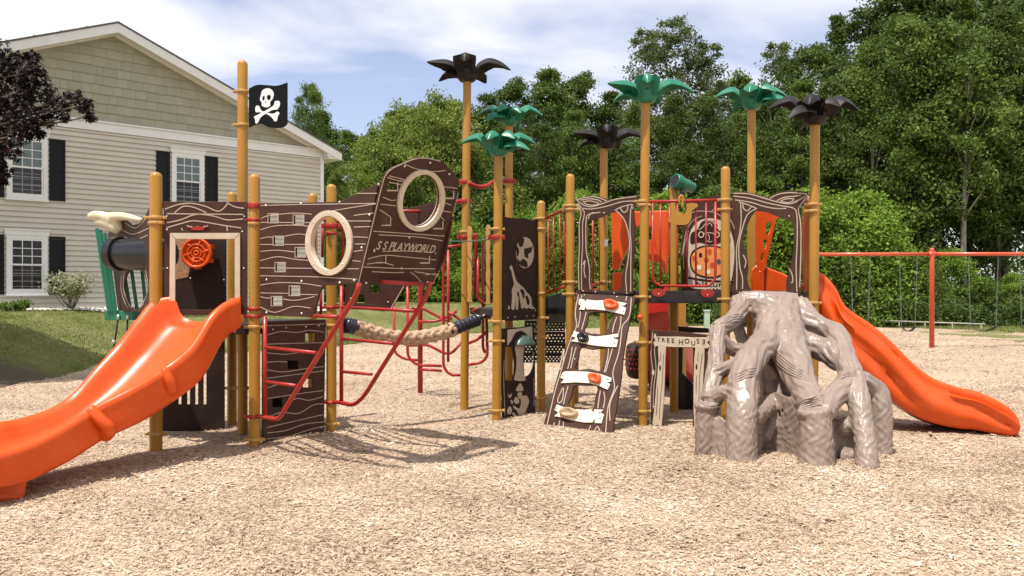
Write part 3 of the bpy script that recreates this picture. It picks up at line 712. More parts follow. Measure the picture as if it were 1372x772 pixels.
# boxed return at the visible eave corner
mb = MB(); slab(mb, hp, [[(sC - .02, zF + .02), (sC + OE, zF + .02 + .0), (sC + OE, zF + .16), (sC - .02, zE + .05)]], .07, OV - .035); fixn(mb.build('eave_return', 'trim', house, bevel=.006))
def window(s0, s1, z0, z1, lower_dark):
    fr = MB(); tw = .10; sc_, w = (s0 + s1) / 2, s1 - s0
    slab(fr, hp, [[(s0 - tw, z0 - tw), (s1 + tw, z0 - tw), (s1 + tw, z1 + tw), (s0 - tw, z1 + tw)], [(s0, z0), (s1, z0), (s1, z1), (s0, z1)]], .0, .085)
    slab(fr, hp, [[(s0 - tw - .03, z1 + tw), (s1 + tw + .03, z1 + tw), (s1 + tw + .05, z1 + tw + .13), (s0 - tw - .05, z1 + tw + .13)]], .0, .10)
    slab(fr, hp, [[(s0 - tw - .06, z1 + tw + .13), (s1 + tw + .06, z1 + tw + .13), (s1 + tw + .06, z1 + tw + .165), (s0 - tw - .06, z1 + tw + .165)]], .0, .135)
    slab(fr, hp, [[(s0 - tw - .02, z0 - tw - .05), (s1 + tw + .02, z0 - tw - .05), (s1 + tw + .02, z0 - tw), (s0 - tw - .02, z0 - tw)]], .0, .11)
    f = fixn(fr.build('window', 'trim', house, bevel=.005, seg=1))
    zm = (z0 + z1) / 2; sw = .045
    for nm_, a, b_, hh in (('lower_sash', z0, zm + .02, .060), ('upper_sash', zm - .02, z1, .076)):
        mb = MB(); slab(mb, hp, [[(s0, a), (s1, a), (s1, b_), (s0, b_)], [(s0 + sw, a + sw), (s1 - sw, a + sw), (s1 - sw, b_ - sw), (s0 + sw, b_ - sw)]], hh - .02, hh)
        fixn(mb.build(nm_, 'trim', f))
        x0, x1, y0, y1 = s0 + sw, s1 - sw, a + sw, b_ - sw
        g = MB()
        for k in (1, 2):
            for pts in ([(x0 + (x1 - x0) * k / 3 - .010, y0), (x0 + (x1 - x0) * k / 3 + .010, y1)], [(x0, y0 + (y1 - y0) * k / 3 - .010), (x1, y0 + (y1 - y0) * k / 3 + .010)]):
                (p, q) = pts; slab(g, hp, [[p, (q[0], p[1]), q, (p[0], q[1])]], hh - .012 - .001 * (p[1] == y0), hh - .004 - .0015 * (p[1] == y0))
        fixn(g.build('muntin', 'trim' if nm_ == 'upper_sash' else 'chain', f))
        for i in range(3):
            for j in range(3):
                g = MB(); xa = x0 + (x1 - x0) * i / 3; ya = y0 + (y1 - y0) * j / 3
                slab(g, hp, [[(xa, ya), (xa + (x1 - x0) / 3, ya), (xa + (x1 - x0) / 3, ya + (y1 - y0) / 3), (xa, ya + (y1 - y0) / 3)]], hh - .03, hh - .015)
                fixn(g.build('pane', 'blind' if (nm_ == 'upper_sash' and not lower_dark) else 'glass', f))
    for sg in (-1, 1):
        x0 = s0 - tw - .045 - .40 if sg < 0 else s1 + tw + .045; x1 = x0 + .40
        mb = MB(); slab(mb, hp, [[(x0, z0 - tw), (x1, z0 - tw), (x1, z1 + tw), (x0, z1 + tw)], [(x0 + .06, zm + .05), (x1 - .06, zm + .05), (x1 - .06, z1 + tw - .07), (x0 + .06, z1 + tw - .07)], [(x0 + .06, z0 - tw + .07), (x1 - .06, z0 - tw + .07), (x1 - .06, zm - .05), (x0 + .06, zm - .05)]], .0, .065)
        slab(mb, hp, [[(x0 + .06, z0 - tw + .07), (x1 - .06, z0 - tw + .07), (x1 - .06, z1 + tw - .07), (x0 + .06, z1 + tw - .07)]], .0, .046)
        fixn(mb.build('shutter', 'shutter', house, bevel=.006, seg=1))
zu0, zu1 = hp.p(35, 262)[1], hp.p(35, 187.5)[1]; zl0, zl1 = hp.p(35, 389.4)[1], hp.p(35, 320.5)[1]
for (pa, pb) in ((13.5, 57.5), (233.5, 268)):
    a, b_ = hp.p(pa, 230)[0], hp.p(pb, 230)[0]
    window(a, b_, zu0, zu1, False); window(a, b_, zl0, zl1, True)
# white stone bed along the wall
cs = []
mb = MB()
n = 4200; a = nr.uniform(sL + 2, sC, n); d = nr.uniform(.05, 1.05, n); base_ = np.array([hp.w(float(x), 0, float(y)) for x, y in zip(a, d)])
r = nr.uniform(.022, .05, n); z = np.array([float(tz(p[0], p[1])) for p in base_]) + nr.uniform(.0, .03, n)
c = np.stack([base_[:, 0], base_[:, 1], np.maximum(z, HB - .12) + .02], 1)
oc = np.array([[1, 0, 0], [0, 1, 0], [-1, 0, 0], [0, -1, 0], [0, 0, .7], [0, 0, -.7]])
V = (c[:, None, :] + oc[None] * r[:, None, None] * nr.uniform(.7, 1.3, (n, 6, 1))).reshape(-1, 3)
tri = np.array([[0, 1, 4], [1, 2, 4], [2, 3, 4], [3, 0, 4], [1, 0, 5], [2, 1, 5], [3, 2, 5], [0, 3, 5]])
Q = (np.arange(n)[:, None, None] * 6 + tri[None]).reshape(-1, 3)
o = np_mesh('stones', V, Q, 'pebble', kind='stuff'); tag(o, 'white landscaping stones in a bed along the foot of the house wall', 'stones')
# shrubs in the bed
def stem_plant(name, label, px, py, Yd, hgt, wid, leafm, nst, nl, ls, lean=.0):
    p = at(px, py, Yd); p.z = float(tz(p.x, p.y)) + .0
    root = unit(name, label, 'shrub', p); mb = MB(); cs = []; rs = []
    for i in range(nst):
        an = rnd.uniform(0, 6.28); e = p + Vector((math.cos(an) * wid * rnd.uniform(.25, 1) * .5 + lean, math.sin(an) * wid * .5 * rnd.random(), hgt * rnd.uniform(.6, 1)))
        m1 = p.lerp(e, .5) + Vector((rnd.uniform(-.08, .08), rnd.uniform(-.08, .08), -.04))
        q = cat([p + Vector((rnd.uniform(-.06, .06), rnd.uniform(-.06, .06), -.05)), m1, e], 3)
        tube(mb, q, [.012 - .0012 * k for k in range(len(q))], 5)
        for k in (.62, .78, .95): cs.append(p.lerp(e, k) if k < .9 else e); rs.append(wid * .15)
    mb.build('stems', 'bark', root, kind='stuff')
    V, Q = leaf_cloud(cs, rs, nl, ls, seed=int(px)); np_mesh('foliage', V, Q, LEAF[leafm], root, origin=tuple(p), kind='stuff')
stem_plant('garden_shrub', 'variegated pale green shrub with bare red stems below the lower left window', 95, 424, 22.3, 1.0, 1.25, 'varieg', 22, 38, .038, -.12)
stem_plant('low_plant', 'low dark green plant in the white stones at the left edge', 17, 428, 20.9, .26, .75, 'mid', 10, 40, .04)

# ---------------------------------------------------------------- red-leaved maple reaching in from the left
MP = Vector((-11.0, 14.2, 0)); MP.z = float(tz(MP.x, MP.y)) - .05
maple = unit('maple_tree', 'dark maroon-leaved maple whose branches reach in at the upper left', 'tree', MP)
g = random.Random(5); mb = MB(); trunk = cat([MP, MP + Vector((.05, .1, 1.2)), MP + Vector((-.05, 0, 2.4)), MP + Vector((.1, -.05, 3.6)), MP + Vector((.0, .1, 5.0)), MP + Vector((-.3, -.3, 7.4)), MP + Vector((-.4, -.5, 10.0))], 4)
tube(mb, trunk, [.15 * (1 - .037 * k) for k in range(len(trunk))], 10); mb.build('trunk', 'bark', maple)
LC = [(v[0], v[1], v[2], v[3]) for v in (
    (20, 95, 11.6, .42), (45, 90, 11.4, .26), (18, 130, 11.4, .40), (50, 118, 11.6, .34), (80, 138, 11.5, .22), (112, 142, 11.4, .17), (100, 130, 11.6, .16), (35, 152, 11.3, .34), (62, 148, 11.5, .22), (8, 165, 11.6, .36), (30, 172, 11.2, .2), (14, 195, 11.4, .22), (4, 222, 11.5, .16), (122, 156, 11.4, .09), (88, 158, 11.4, .09), (52, 172, 11.4, .10), (42, 70, 11.6, .15), (15, 72, 11.7, .2), (0, 236, 11.5, .11),
    (-20, 70, 11.8, .5), (-30, 120, 11.5, .5), (-60, 90, 12, .6), (-50, 160, 11.6, .5), (-90, 60, 12.3, .6), (-95, 130, 12.6, .6), (-130, 90, 12.4, .6), (-60, 40, 12.6, .5), (-110, 20, 12.4, .5), (-160, 60, 12.6, .6), (-150, 140, 12.6, .5), (-40, 210, 11.5, .3))]
br = MB(); leaves = []
for (px, py, Yd, r_) in LC:
    Yd *= 1.22; r_ *= .92; py += 6 * (px < 70)
    c = at(px, py, Yd); t0 = min(.98, max(.35, (c.z - .9 - MP.z) / 5.0)); q0 = trunk[int(t0 * 16)]
    m1 = q0.lerp(c, .5) + Vector((0, 0, .25)); q = cat([q0, m1, c], 4)
    tube(br, q, [.035 * (1 - k / (len(q) + 1)) + .004 for k in range(len(q))], 5, caps=False)
    for k in range(int(30 + 620 * r_ * r_ * 2.1)):
        v = Vector((g.gauss(0, 1), g.gauss(0, 1), g.gauss(0, .8))); v = v.normalized() * r_ * (g.random() ** .4)
        leaves.append(c + v)
for i in range(15000):
    an = g.uniform(0, 6.28); k = g.random(); rr = 2.5 * math.sin(math.pi * (.12 + .8 * k)) ** .6 * g.random() ** .35
    leaves.append(MP + Vector((-.5 + rr * math.cos(an), -.6 + rr * math.sin(an), 5.6 + 6.2 * k)))
br.build('branches', 'bark', maple, kind='stuff')
shape = []
for i in range(5):
    a0 = R(90 + (i - 2) * 52); ln = (1, .88, .55)[abs(i - 2)]
    shape.append((.30 * math.cos(a0 - R(26)), .30 * math.sin(a0 - R(26))) if i else (.16 * math.cos(R(-40)), .16 * math.sin(R(-40)) - .05))
    shape.append((ln * .62 * math.cos(a0 - R(11)), ln * .62 * math.sin(a0 - R(11)))); shape.append((ln * math.cos(a0), ln * math.sin(a0))); shape.append((ln * .62 * math.cos(a0 + R(11)), ln * .62 * math.sin(a0 + R(11))))
shape = np.array([(x, y, 0) for x, y in shape] ); k_ = len(shape)
Pn = np.array([tuple(v) for v in leaves]); n = len(Pn)
nn = nr.normal(0, .7, (n, 3)) + np.array([.15, -.5, .8]); nn /= np.linalg.norm(nn, axis=1)[:, None]
dn = np.array([0, 0, -1.]) + nr.normal(0, .5, (n, 3)); a = dn - nn * (dn * nn).sum(1)[:, None]; a /= np.linalg.norm(a, axis=1)[:, None]; b_ = np.cross(a, nn)
sz = nr.uniform(.06, .115, n) * np.where(np.arange(n) > n - 15000, 1.3, 1)
V = Pn[:, None, :] + (b_[:, None, :] * shape[None, :, 0:1] + a[:, None, :] * shape[None, :, 1:2]) * sz[:, None, None] - nn[:, None, :] * (np.abs(shape[None, :, 0:1]) * sz[:, None, None] * .35)
V = np.concatenate([V, (Pn + nn * .004)[:, None, :]], 1); m_ = k_ + 1
f = np.array([[k_, i, (i + 1) % k_] for i in range(k_)])
Q = (np.arange(n)[:, None, None] * m_ + f[None]).reshape(-1, 3)
np_mesh('crown', V.reshape(-1, 3), Q, LEAF['maple'], maple, origin=tuple(MP))

# ---------------------------------------------------------------- swing set, low rail and green box far right
sw = unit('swing_set', 'orange-red steel swing set with chains standing before the woods', 'swing set', gp(1248.5, 465.4))
Ys = gp(1248.5, 465.4).y; mb = MB()
zb_ = at(1248, 340.5, Ys).z
p0 = at(1248.5, 465, Ys); tube(mb, [(p0.x, Ys, -.2), (p0.x, Ys, zb_ + .12)], .066, 14, dome=True); mb.build('post', 'redo', sw)
xl = at(1086, 340, Ys + .3); xr = at(1425, 341, Ys)
for x_ in (xl, xr):
    mb = MB(); tube(mb, [(x_.x, x_.y, -.2), (x_.x, x_.y, zb_ + .12)], .066, 14, dome=True); mb.build('post', 'redo', sw)
for a, b_ in (((xl.x, xl.y), (p0.x - .09, Ys)), ((p0.x + .09, Ys), (xr.x, xr.y))):
    mb = MB(); tube(mb, [(a[0], a[1], zb_), (b_[0], b_[1], zb_)], .052, 12); mb.build('top_beam', 'redo', sw)
mb = MB(); tube(mb, [(p0.x - .11, Ys, zb_), (p0.x + .11, Ys, zb_)], .072, 14); mb.build('beam_bracket', 'redo', sw)
def chain(mb, a, b_, link=.055):
    a, b_ = Vector(a), Vector(b_); n = max(2, int((b_ - a).length / link)); d = (b_ - a).normalized(); u_ = d.orthogonal().normalized(); w_ = d.cross(u_)
    for i in range(n):
        c = a.lerp(b_, (i + .5) / n); q = u_ if i % 2 else w_; P = [c + d * link * .62 * math.cos(t) + q * link * .26 * math.sin(t) for t in [k * math.pi / 4 for k in range(8)]]
        tube(mb, P + [P[0]], link * .065, 4, caps=False)
for (xa, xb) in ((1140, 1166), (1205, 1229), (1297.5, 1337.5), (1366, 1396)):
    seatz = .52; pa = at(xa, 340, Ys); pb = at(xb, 340, Ys); q = []
    for p in (pa, pb):
        mb = MB(); m_x = p.x + (.10 if p is pa else -.10) * .6; chain(mb, (p.x, Ys, zb_ - .05), (m_x, Ys, seatz + .06)); mb.build('chain', 'chain', sw, kind='stuff'); q.append(m_x)
    mb = MB(); m0 = (q[0] + q[1]) / 2; h_ = abs(q[1] - q[0]) / 2
    P = [Vector((m0 + h_ * t, Ys, seatz + .06 - .13 * (1 - t * t))) for t in np.linspace(-1, 1, 9)]
    vs = []
    for p in P: vs += [p + Vector((0, -.08, 0)), p + Vector((0, .08, 0)), p + Vector((0, .08, -.014)), p + Vector((0, -.08, -.014))]
    fs = [(4 * i + k, 4 * i + (k + 1) % 4, 4 * i + 4 + (k + 1) % 4, 4 * i + 4 + k) for i in range(8) for k in range(4)] + [(3, 2, 1, 0), (32, 33, 34, 35)]
    mb.add(vs, fs); fixn(mb.build('seat', 'black', sw))
p = at(1168, 428, 35.5); q = at(1320, 438, 31.5); mb = MB()
p.z = float(tz(p.x, p.y)) + .28; q.z = float(tz(q.x, q.y)) + .28
rl = unit('low_rail', 'long low weathered white rail on the grass left of the right swing', 'rail', (p.x, p.y, p.z - .28))
tube(mb, [p, q], .028, 8); mb.build('rail', 'pvc', rl)
for k in range(5):
    c = p.lerp(q, .03 + .235 * k); mb = MB(); tube(mb, [(c.x, c.y, c.z - .35), (c.x, c.y, c.z - .03)], .022, 8); mb.build('rail_post', 'pvc', rl)
p = gp(947, 432 + 2); mb = MB(); z0 = float(tz(p.x, 33.)); c = at(947, 424, 33.)
box(mb, (c.x, 33., z0 + .36), .2, .2, .75); box(mb, (c.x, 33., z0 + .76), .25, .25, .06)
o = mb.build('utility_box', 'pale_green', None, bevel=.012); tag(o, 'small pale green utility post in the grass beside the root climber top', 'utility box')
# ================================================================ THE PLAY STRUCTURE
def P2(px, Yd): return Vector(((px - CX) * Yd / F, Yd, 0))
ship = unit('pirate_ship_structure', 'brown pirate-ship play structure with skull flag, orange wave slide and ring windows', 'play structure', P2(341, 8.26))
tree = unit('tree_house_structure', 'tree-house play structure with tall palm-topped posts, grey root climber and orange slide', 'play structure', P2(863, 9.92))
def zat(py, Yd): return H - (py - YH) * Yd / F
RP = .055
def clamp(mb, c, z, rad=RP, h=.034, ear=None, mi=0):
    for k in (0, 1):
        pass
    P = [Vector((c.x, c.y, z - h / 2)), Vector((c.x, c.y, z - h / 2 + .004)), Vector((c.x, c.y, z + h / 2 - .004)), Vector((c.x, c.y, z + h / 2))]
    tube(mb, P, [rad + .004, rad + .012, rad + .012, rad + .004], 18, mi)
    an = ear if ear is not None else -2.3
    for a in (an, an + math.pi):
        q = Vector((c.x + math.cos(a) * (rad + .026), c.y + math.sin(a) * (rad + .026), z))
        box(mb, q, .044, .034, h * .9, a, mi)
        tv = Vector((-math.sin(a), math.cos(a), 0)) * .02
        tube(mb, [q - tv * 1.25, q + tv * 1.25], .011, 8, mi)
POSTS = {}
def post(key, px, Yd, top, par, clamps=(), label=None, r=RP, px_top=None):
    p = P2(px, Yd); e = P2(px_top, Yd) if px_top else p
    mb = MB(); tube(mb, [(p.x, p.y, -.15), ((p.x + e.x) / 2, p.y, top / 2), (e.x, e.y, top - r * .8)], r, 20, dome=True)
    o = mb.build('post', 'gold', par, origin=Vector((p.x, p.y, 0)), angle=50)
    if label: o['label'] = label
    for cl in clamps:
        py, kind = cl[0], cl[1]; ear = cl[2] if len(cl) > 2 else rnd.choice((-.4, -.2, 3.0, -2.6))
        g = MB(); clamp(g, p, zat(py, Yd), r, .034 if kind != 'R' else .06, ear)
        g.build('clamp', 'red' if kind in 'rR' else 'clamp', o, bevel=.003, seg=1)
    POSTS[key] = p
    return o
G = 'g'
post('A', 209, 8.12, 2.75, ship, [(292, G, 0.1), (299, G, 2.6), (581, G, 0)], r=.060)
post('B', 341, 8.26, 2.75, ship, [(276, 'R', .1), (295, 'r', 3.3), (300, G, 2.9), (414, 'r', 0), (424, 'r', .2), (438, G, .1), (558, 'r', .3), (589, G, 0)])
post('C', 444, 9.05, 2.75, ship, [(303, 'R', .3), (313, 'r', 1.2), (412, 'r', .2), (436, G, 0), (539, 'r', .3), (568, G, 0)])
post('D', 419, 9.9, 2.75, ship)
post('E', 311, 9.75, 2.75, ship, [(520, G, 0)])
post('FL', 325, 9.05, zat(81, 9.05), ship, [(123, G, .1), (168, G, .1), (520, G, 0)], label='tall tan post carrying the black skull flag')
post('P620', 622, 11.1, zat(104, 11.1), tree, [(244, 'R', .1), (270, 'R', 3.2), (311, G, 0), (318, 'R', .5)], label='tallest tan post, under the black palm by the ship bow', px_top=626)
post('P664', 665, 10.03, zat(205, 10.03), tree, [(307, G, .1), (318, 'R', 3.), (431, G, .1), (457, G, .1), (550, G, .1)], px_top=668)
post('P683', 682, 11.4, zat(166, 11.4), tree, [(243, 'R', 3.1)])
post('P725', 725, 10.8, zat(269, 10.8), tree, [(293, G, .1), (307, G, .1), (393, G, .1), (426, G, .1), (451, G, .1), (533, G, 0)])
post('P763', 764, 10.4, 3.05, tree, [(276, G, .1), (281, G, 2.9), (378, G, .1), (394, G, .1)])
post('P811', 809, 11.7, zat(196, 11.7), tree, [(378, G, .1)])
post('P771', 770, 11.5, 1.5, tree)
post('P863', 861, 9.92, zat(135, 9.92), tree, [(270, G, .1), (275, G, 2.8), (398, G, .1), (459, G, .1), (551, G, .1)], label='tall tan post under the green palm left of the railing', px_top=865)
post('P903', 903, 11.0, 3.05, tree)
post('P973', 972, 9.9, 3.07, tree, [(268, G, .1), (281, G, .1), (401, G, 0)])
post('P1007', 1006, 11.2, zat(143, 11.2), tree, px_top=1007)
post('P1090', 1089, 9.5, zat(163, 9.5), tree, [(274, G, 3.), (283, G, .1), (406, G, .1)], px_top=1092)
post('P915', 914, 12.2, 1.45, tree)

# ---------------------------------------------------------------- palm tops
def palm(px, Yd, pyb, col, angs, sc_=1., cup=.125):
    c = Vector(P2(px, Yd)); c.z = zat(pyb, Yd)
    mb = MB(); n = 20; prof = [(.060, 0), (.088, .006), (cup * .92, .04), (cup * 1.02, .10), (cup * 1.02, .15), (cup * .8, .19), (0.02, .17)]
    tube(mb, [(c.x, c.y, c.z + z * sc_) for r_, z in prof], [r_ * sc_ for r_, z in prof], n)
    o = mb.build('palm_top', col, tree, origin=c, angle=50)
    for k, (an, up, ln, dr) in enumerate(angs):
        dr *= .6; up *= .9
        a = R(an); d = Vector((math.cos(a), math.sin(a), 0)); s_ = Vector((-math.sin(a), math.cos(a), 0))
        # spine: leaves the cup rim, arches over, tip drops
        sp = cat([Vector((cup * .55, 0, .10)), Vector((cup * 1.05, 0, .17 + up * .45)), Vector((cup + ln * .35, 0, .17 + up)), Vector((cup + ln * .72, 0, .17 + up * .72 - dr * .35)), Vector((cup + ln, 0, .17 + up * .2 - dr))], 4)
        wds = [.115, .15, .15, .09, .008]; ns = len(sp) - 1; nw = 7; vs = []; th = .016
        for side in (0, 1):
            for i, q in enumerate(sp):
                t = i / ns; wd = float(np.interp(t, [0, .25, .5, .75, 1], wds)) * sc_
                T = (sp[min(i + 1, ns)] - sp[max(i - 1, 0)]).normalized(); up_ = Vector((-T.z, 0, T.x))
                for j in range(nw):
                    e = -1 + 2 * j / (nw - 1)
                    off = -.62 * wd * abs(e) ** 1.5 - side * th * (1 - .5 * t)
                    l3 = q * sc_ + up_ * off
                    vs.append(c + d * l3.x + s_ * (wd * e * .92) + Vector((0, 0, l3.z)))
        m = (ns + 1) * nw; fs = []
        for i in range(ns):
            for j in range(nw - 1):
                a_ = i * nw + j; fs.append((a_, a_ + 1, a_ + nw + 1, a_ + nw)); fs.append((m + a_ + nw, m + a_ + nw + 1, m + a_ + 1, m + a_))
        for i in range(ns):
            for j in (0, nw - 1): a_ = i * nw + j; fs.append((a_, a_ + nw, m + a_ + nw, m + a_))
        for j in range(nw - 1):
            for i in (0, ns): a_ = i * nw + j; fs.append((a_, m + a_, m + a_ + 1, a_ + 1))
        m_ = MB(); m_.add(vs, fs, 0, True); fixn(m_.build('frond', col, o, angle=45))
    return o
#        toward viewer standing up, right, back right, back left, left
FR = [(-95, .16, .13, .02), (-12, .12, .42, .12), (62, .05, .34, .15), (150, .03, .30, .18), (200, .09, .38, -.03)]
FR2 = [(-120, .14, .22, .06), (-60, .10, .20, .08), (8, .17, .38, .05), (75, .10, .34, .25), (172, .17, .36, .02), (215, .02, .34, .26)]
FR3 = [(-112, .15, .22, .05), (-55, .15, .24, .03), (4, .16, .36, .04), (-34, .02, .36, .22), (178, .15, .36, .03), (110, .08, .30, .2)]
palm(626, 11.1, 110, 'palmblack', FR, 1.10)
palm(668, 10.03, 210, 'green', FR3, .94)
palm(683, 11.4, 169, 'green', FR2, .92)
palm(813, 11.7, 200, 'palmblack', FR, 1.04)
palm(866, 9.92, 139, 'green', FR, 1.02)
palm(1008, 11.2, 148, 'green', FR3, 1.04)
palm(1092, 9.5, 168, 'palmblack', FR2, 1.08)

# ---------------------------------------------------------------- decks
def deck(px_pts, z, name, par, th=.13):
    mb = MB(); pl = Pl((0, 0, z), (1, 0, 0), (0, 1, 0)); pl.n = Vector((0, 0, 1))
    pts = [(p.x, p.y) for p in px_pts]; slab(mb, pl, [pts], -th, 0)
    o = fixn(mb.build(name, 'deck', par, bevel=.008)); return o
pc = POSTS; v2 = lambda x, y: Vector((x, y, 0))
deck([pc['A'] + v2(-.0, .08), pc['B'] + v2(0, .07), pc['C'] + v2(-.06, -.02), pc['D'], pc['E'] + v2(.03, 0)], 1.25, 'deck', ship, .10)
deck([pc['P763'] + v2(.06, .0), pc['P863'] + v2(-.06, .05), pc['P863'] + v2(.07, 0), pc['P973'] + v2(-.07, 0), pc['P973'] + v2(.05, .02), pc['P1090'] + v2(-.05, .05), pc['P1090'] + v2(-.05, 1.2), pc['P1007'], pc['P903'], pc['P811']], 1.585, 'deck', tree, .15)
deck([pc['P664'] + v2(-.02, .06), pc['P725'] + v2(-.05, -.02), pc['P725'] + v2(.2, .9), pc['P683'] + v2(.1, .5), pc['P620'] + v2(.07, .1)], zat(414, 10.4), 'deck', tree, .09)

# ---------------------------------------------------------------- ship: slide entry panel
pAB = vpl(pc['A'], pc['B']).off(.02)
W1 = (190, 230, 3.8625)
o = panel('entry_panel', pAB, cc([(112, 155), (545, 155), (540, 740), (118, 745)], *W1), [cc([(172, 350), (482, 350), (482, 715), (172, 715)], *W1)],
      [cc(l, *W1) for l in ([(120, 195), (190, 170), (260, 165), (330, 180), (400, 205), (450, 160)], [(170, 213), (215, 180), (270, 185), (335, 213)], [(130, 218), (525, 222)], [(130, 265), (200, 250), (280, 222), (370, 230), (440, 250), (525, 245)],
       [(130, 290), (200, 270), (260, 255), (330, 262), (420, 278), (515, 292)], [(440, 160), (480, 182), (530, 190)], [(205, 293), (212, 305)], [(440, 285), (443, 308)])],
      ship, bl=cc([(128, 232), (530, 232), (132, 500), (528, 500), (130, 300), (520, 310)], *W1))
fp = pAB.off(.004)
for pts in ([(147, 318), (510, 318), (482, 350), (178, 350)], [(147, 320), (176, 352), (174, 712), (144, 712)], [(510, 320), (510, 712), (482, 712), (482, 352)]):
    mb = MB(); slab(mb, fp, [fp.pts(cc(pts, *W1))], .0, .014); fixn(mb.build('frame_board', 'cream', o, bevel=.003, seg=1))
mb = MB(); slab(mb, fp, [fp.pts(cc([(240, 282), (265, 290), (290, 280), (315, 290), (340, 282), (318, 305), (265, 305)], *W1))], 0, .02); fixn(mb.build('ornament', 'red', o, bevel=.003))
mb = MB(); slab(mb, fp, [fp.pts(cc([(232, 278), (262, 284), (262, 292), (240, 288)], *W1))], 0, .008); slab(mb, fp, [fp.pts(cc([(345, 278), (318, 284), (318, 292), (338, 288)], *W1))], 0, .008); fixn(mb.build('ornament_wings', 'cream', o, kind='stuff'))
# board behind the window, print and steering wheel
pK = vpl(P2(150, 9.35), P2(306, 9.35))
o = panel('wheel_panel', pK, cc([(60, 230), (436, 230), (436, 725), (60, 725)], *W1), (), (), ship, bl=cc([(252, 552), (200, 400), (425, 560)], *W1), m='brownd')
mb = MB(); slab(mb, pK, [pK.pts([(x, y) for x, y in cc([(172, 345), (245, 345), (240, 420), (248, 500), (240, 545), (172, 560)], *W1)])], 0, .004); fixn(mb.build('print', 'tanmap', o))
wc = Vector(pK.p(270, 340)); kn = MB()
def disc(mb, pl, c, r, h0, h1, n=26, mi=0, r2=None, smooth=False):
    r2 = r if r2 is None else r2
    vs = [pl.w(c[0] + r * math.cos(2 * math.pi * i / n), c[1] + r * math.sin(2 * math.pi * i / n), h0) for i in range(n)] + [pl.w(c[0] + r2 * math.cos(2 * math.pi * i / n), c[1] + r2 * math.sin(2 * math.pi * i / n), h1) for i in range(n)]
    mb.add(vs, [(i, (i + 1) % n, n + (i + 1) % n, n + i) for i in range(n)] + [tuple(range(n)), tuple(range(2 * n - 1, n - 1, -1))], mi, smooth)
disc(kn, pK, wc, .145, .04, .15, 12); disc(kn, pK, wc, .05, 0, .06)
for r_, w_ in ((.155, .018), (.095, .010), (.055, .009), (.024, .012)):
    P = [pK.w(wc.x + r_ * math.cos(a), wc.y + r_ * math.sin(a), .155) for a in np.linspace(0, 2 * math.pi, 33)]; tube(kn, P, w_, 8, caps=False)
for k in range(6):
    a = k * math.pi / 3; tube(kn, [pK.w(wc.x + .06 * math.cos(a), wc.y + .06 * math.sin(a), .152), pK.w(wc.x + .15 * math.cos(a + .25), wc.y + .15 * math.sin(a + .25), .157)], .012, 6)
    box(kn, pK.w(wc.x + .155 * math.cos(a + .5), wc.y + .155 * math.sin(a + .5), .10), .05, .11, .05, 0)
fixn(kn.build('steering_knob', 'orange', ship))
# slotted dark panel under the deck
pS = vpl(P2(214, 9.3), P2(303, 9.45))
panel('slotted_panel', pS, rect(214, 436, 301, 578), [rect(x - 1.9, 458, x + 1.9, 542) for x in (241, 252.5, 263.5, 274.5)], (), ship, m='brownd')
# bar barrier beside the wheel panel (thin net of light between posts)
pBC = vpl(pc['B'], pc['C'])
W2 = (340, 400, 3.506)
hl = lambda pts: cc(pts, *W2)
o = panel('lower_hull_panel', pBC, hl([(44, 108), (340, 98), (330, 640), (45, 715)]), [hl(rect(*r_)) for r_ in ((243, 165, 292, 205), (160, 292, 212, 332), (228, 378, 278, 418), (88, 470, 138, 512))],
      [hl(l) for l in ([(60, 128), (330, 120)], [(62, 172), (130, 155), (200, 160), (260, 150), (328, 158)], [(62, 215), (200, 210), (328, 208)], [(62, 255), (150, 262), (240, 250), (328, 252)], [(62, 300), (110, 296), (155, 298)], [(62, 335), (140, 345), (240, 330), (328, 320)],
        [(62, 375), (328, 340)], [(62, 420), (140, 400), (220, 410)], [(62, 470), (230, 445), (328, 432)], [(150, 500), (200, 470), (260, 478), (328, 460)], [(62, 560), (130, 535), (210, 540), (280, 500), (328, 495)], [(62, 606), (328, 545)], [(62, 632), (150, 620), (240, 590), (328, 580)], [(62, 660), (170, 645), (250, 620), (328, 600)])],
      ship, bl=hl([(90, 145), (152, 138), (245, 133), (305, 128), (52, 665), (318, 606)]), lw=.007)

ib = pBC.off(-.30); panel('added_backing', ib, [(352, 437), (408, 437), (404, 585), (352, 590)], (), (), ship, m='brownd')  # added dark board so the square holes in front of it look dark
# ---------------------------------------------------------------- ship: hull side, far side and bow
dB = Vector((.766, -.643)); B2 = Vector((pc['B'].x, pc['B'].y))
h1 = vpl(B2, B2 + dB)
W3 = (330, 260, 4.2875); W4 = (300, 180, 3.218)
c3 = lambda l: cc(l, *W3); c4 = lambda l: cc(l, *W4)
hull_out = [(347.5, 272.5), (400, 272), (428, 271)] + c4([(500, 290), (560, 262), (620, 235), (666, 210)]) + c4([(640, 330), (610, 500), (578, 645)]) + [(434.5, 382.5), (428, 392), (424, 408), (417.5, 425), (383, 424), (348.5, 422)]
sq = [(359.7, 286.5, 372.5, 298.5), (393.5, 288.5, 407, 300.5), (366.5, 316.8, 379.8, 328.6), (396, 332, 409.5, 344.3), (369, 352, 382, 364), (388, 383.5, 401.5, 396), (364, 397.5, 377.5, 409.5)]
ring1 = ell(442.3, 325.8, 25, 37)
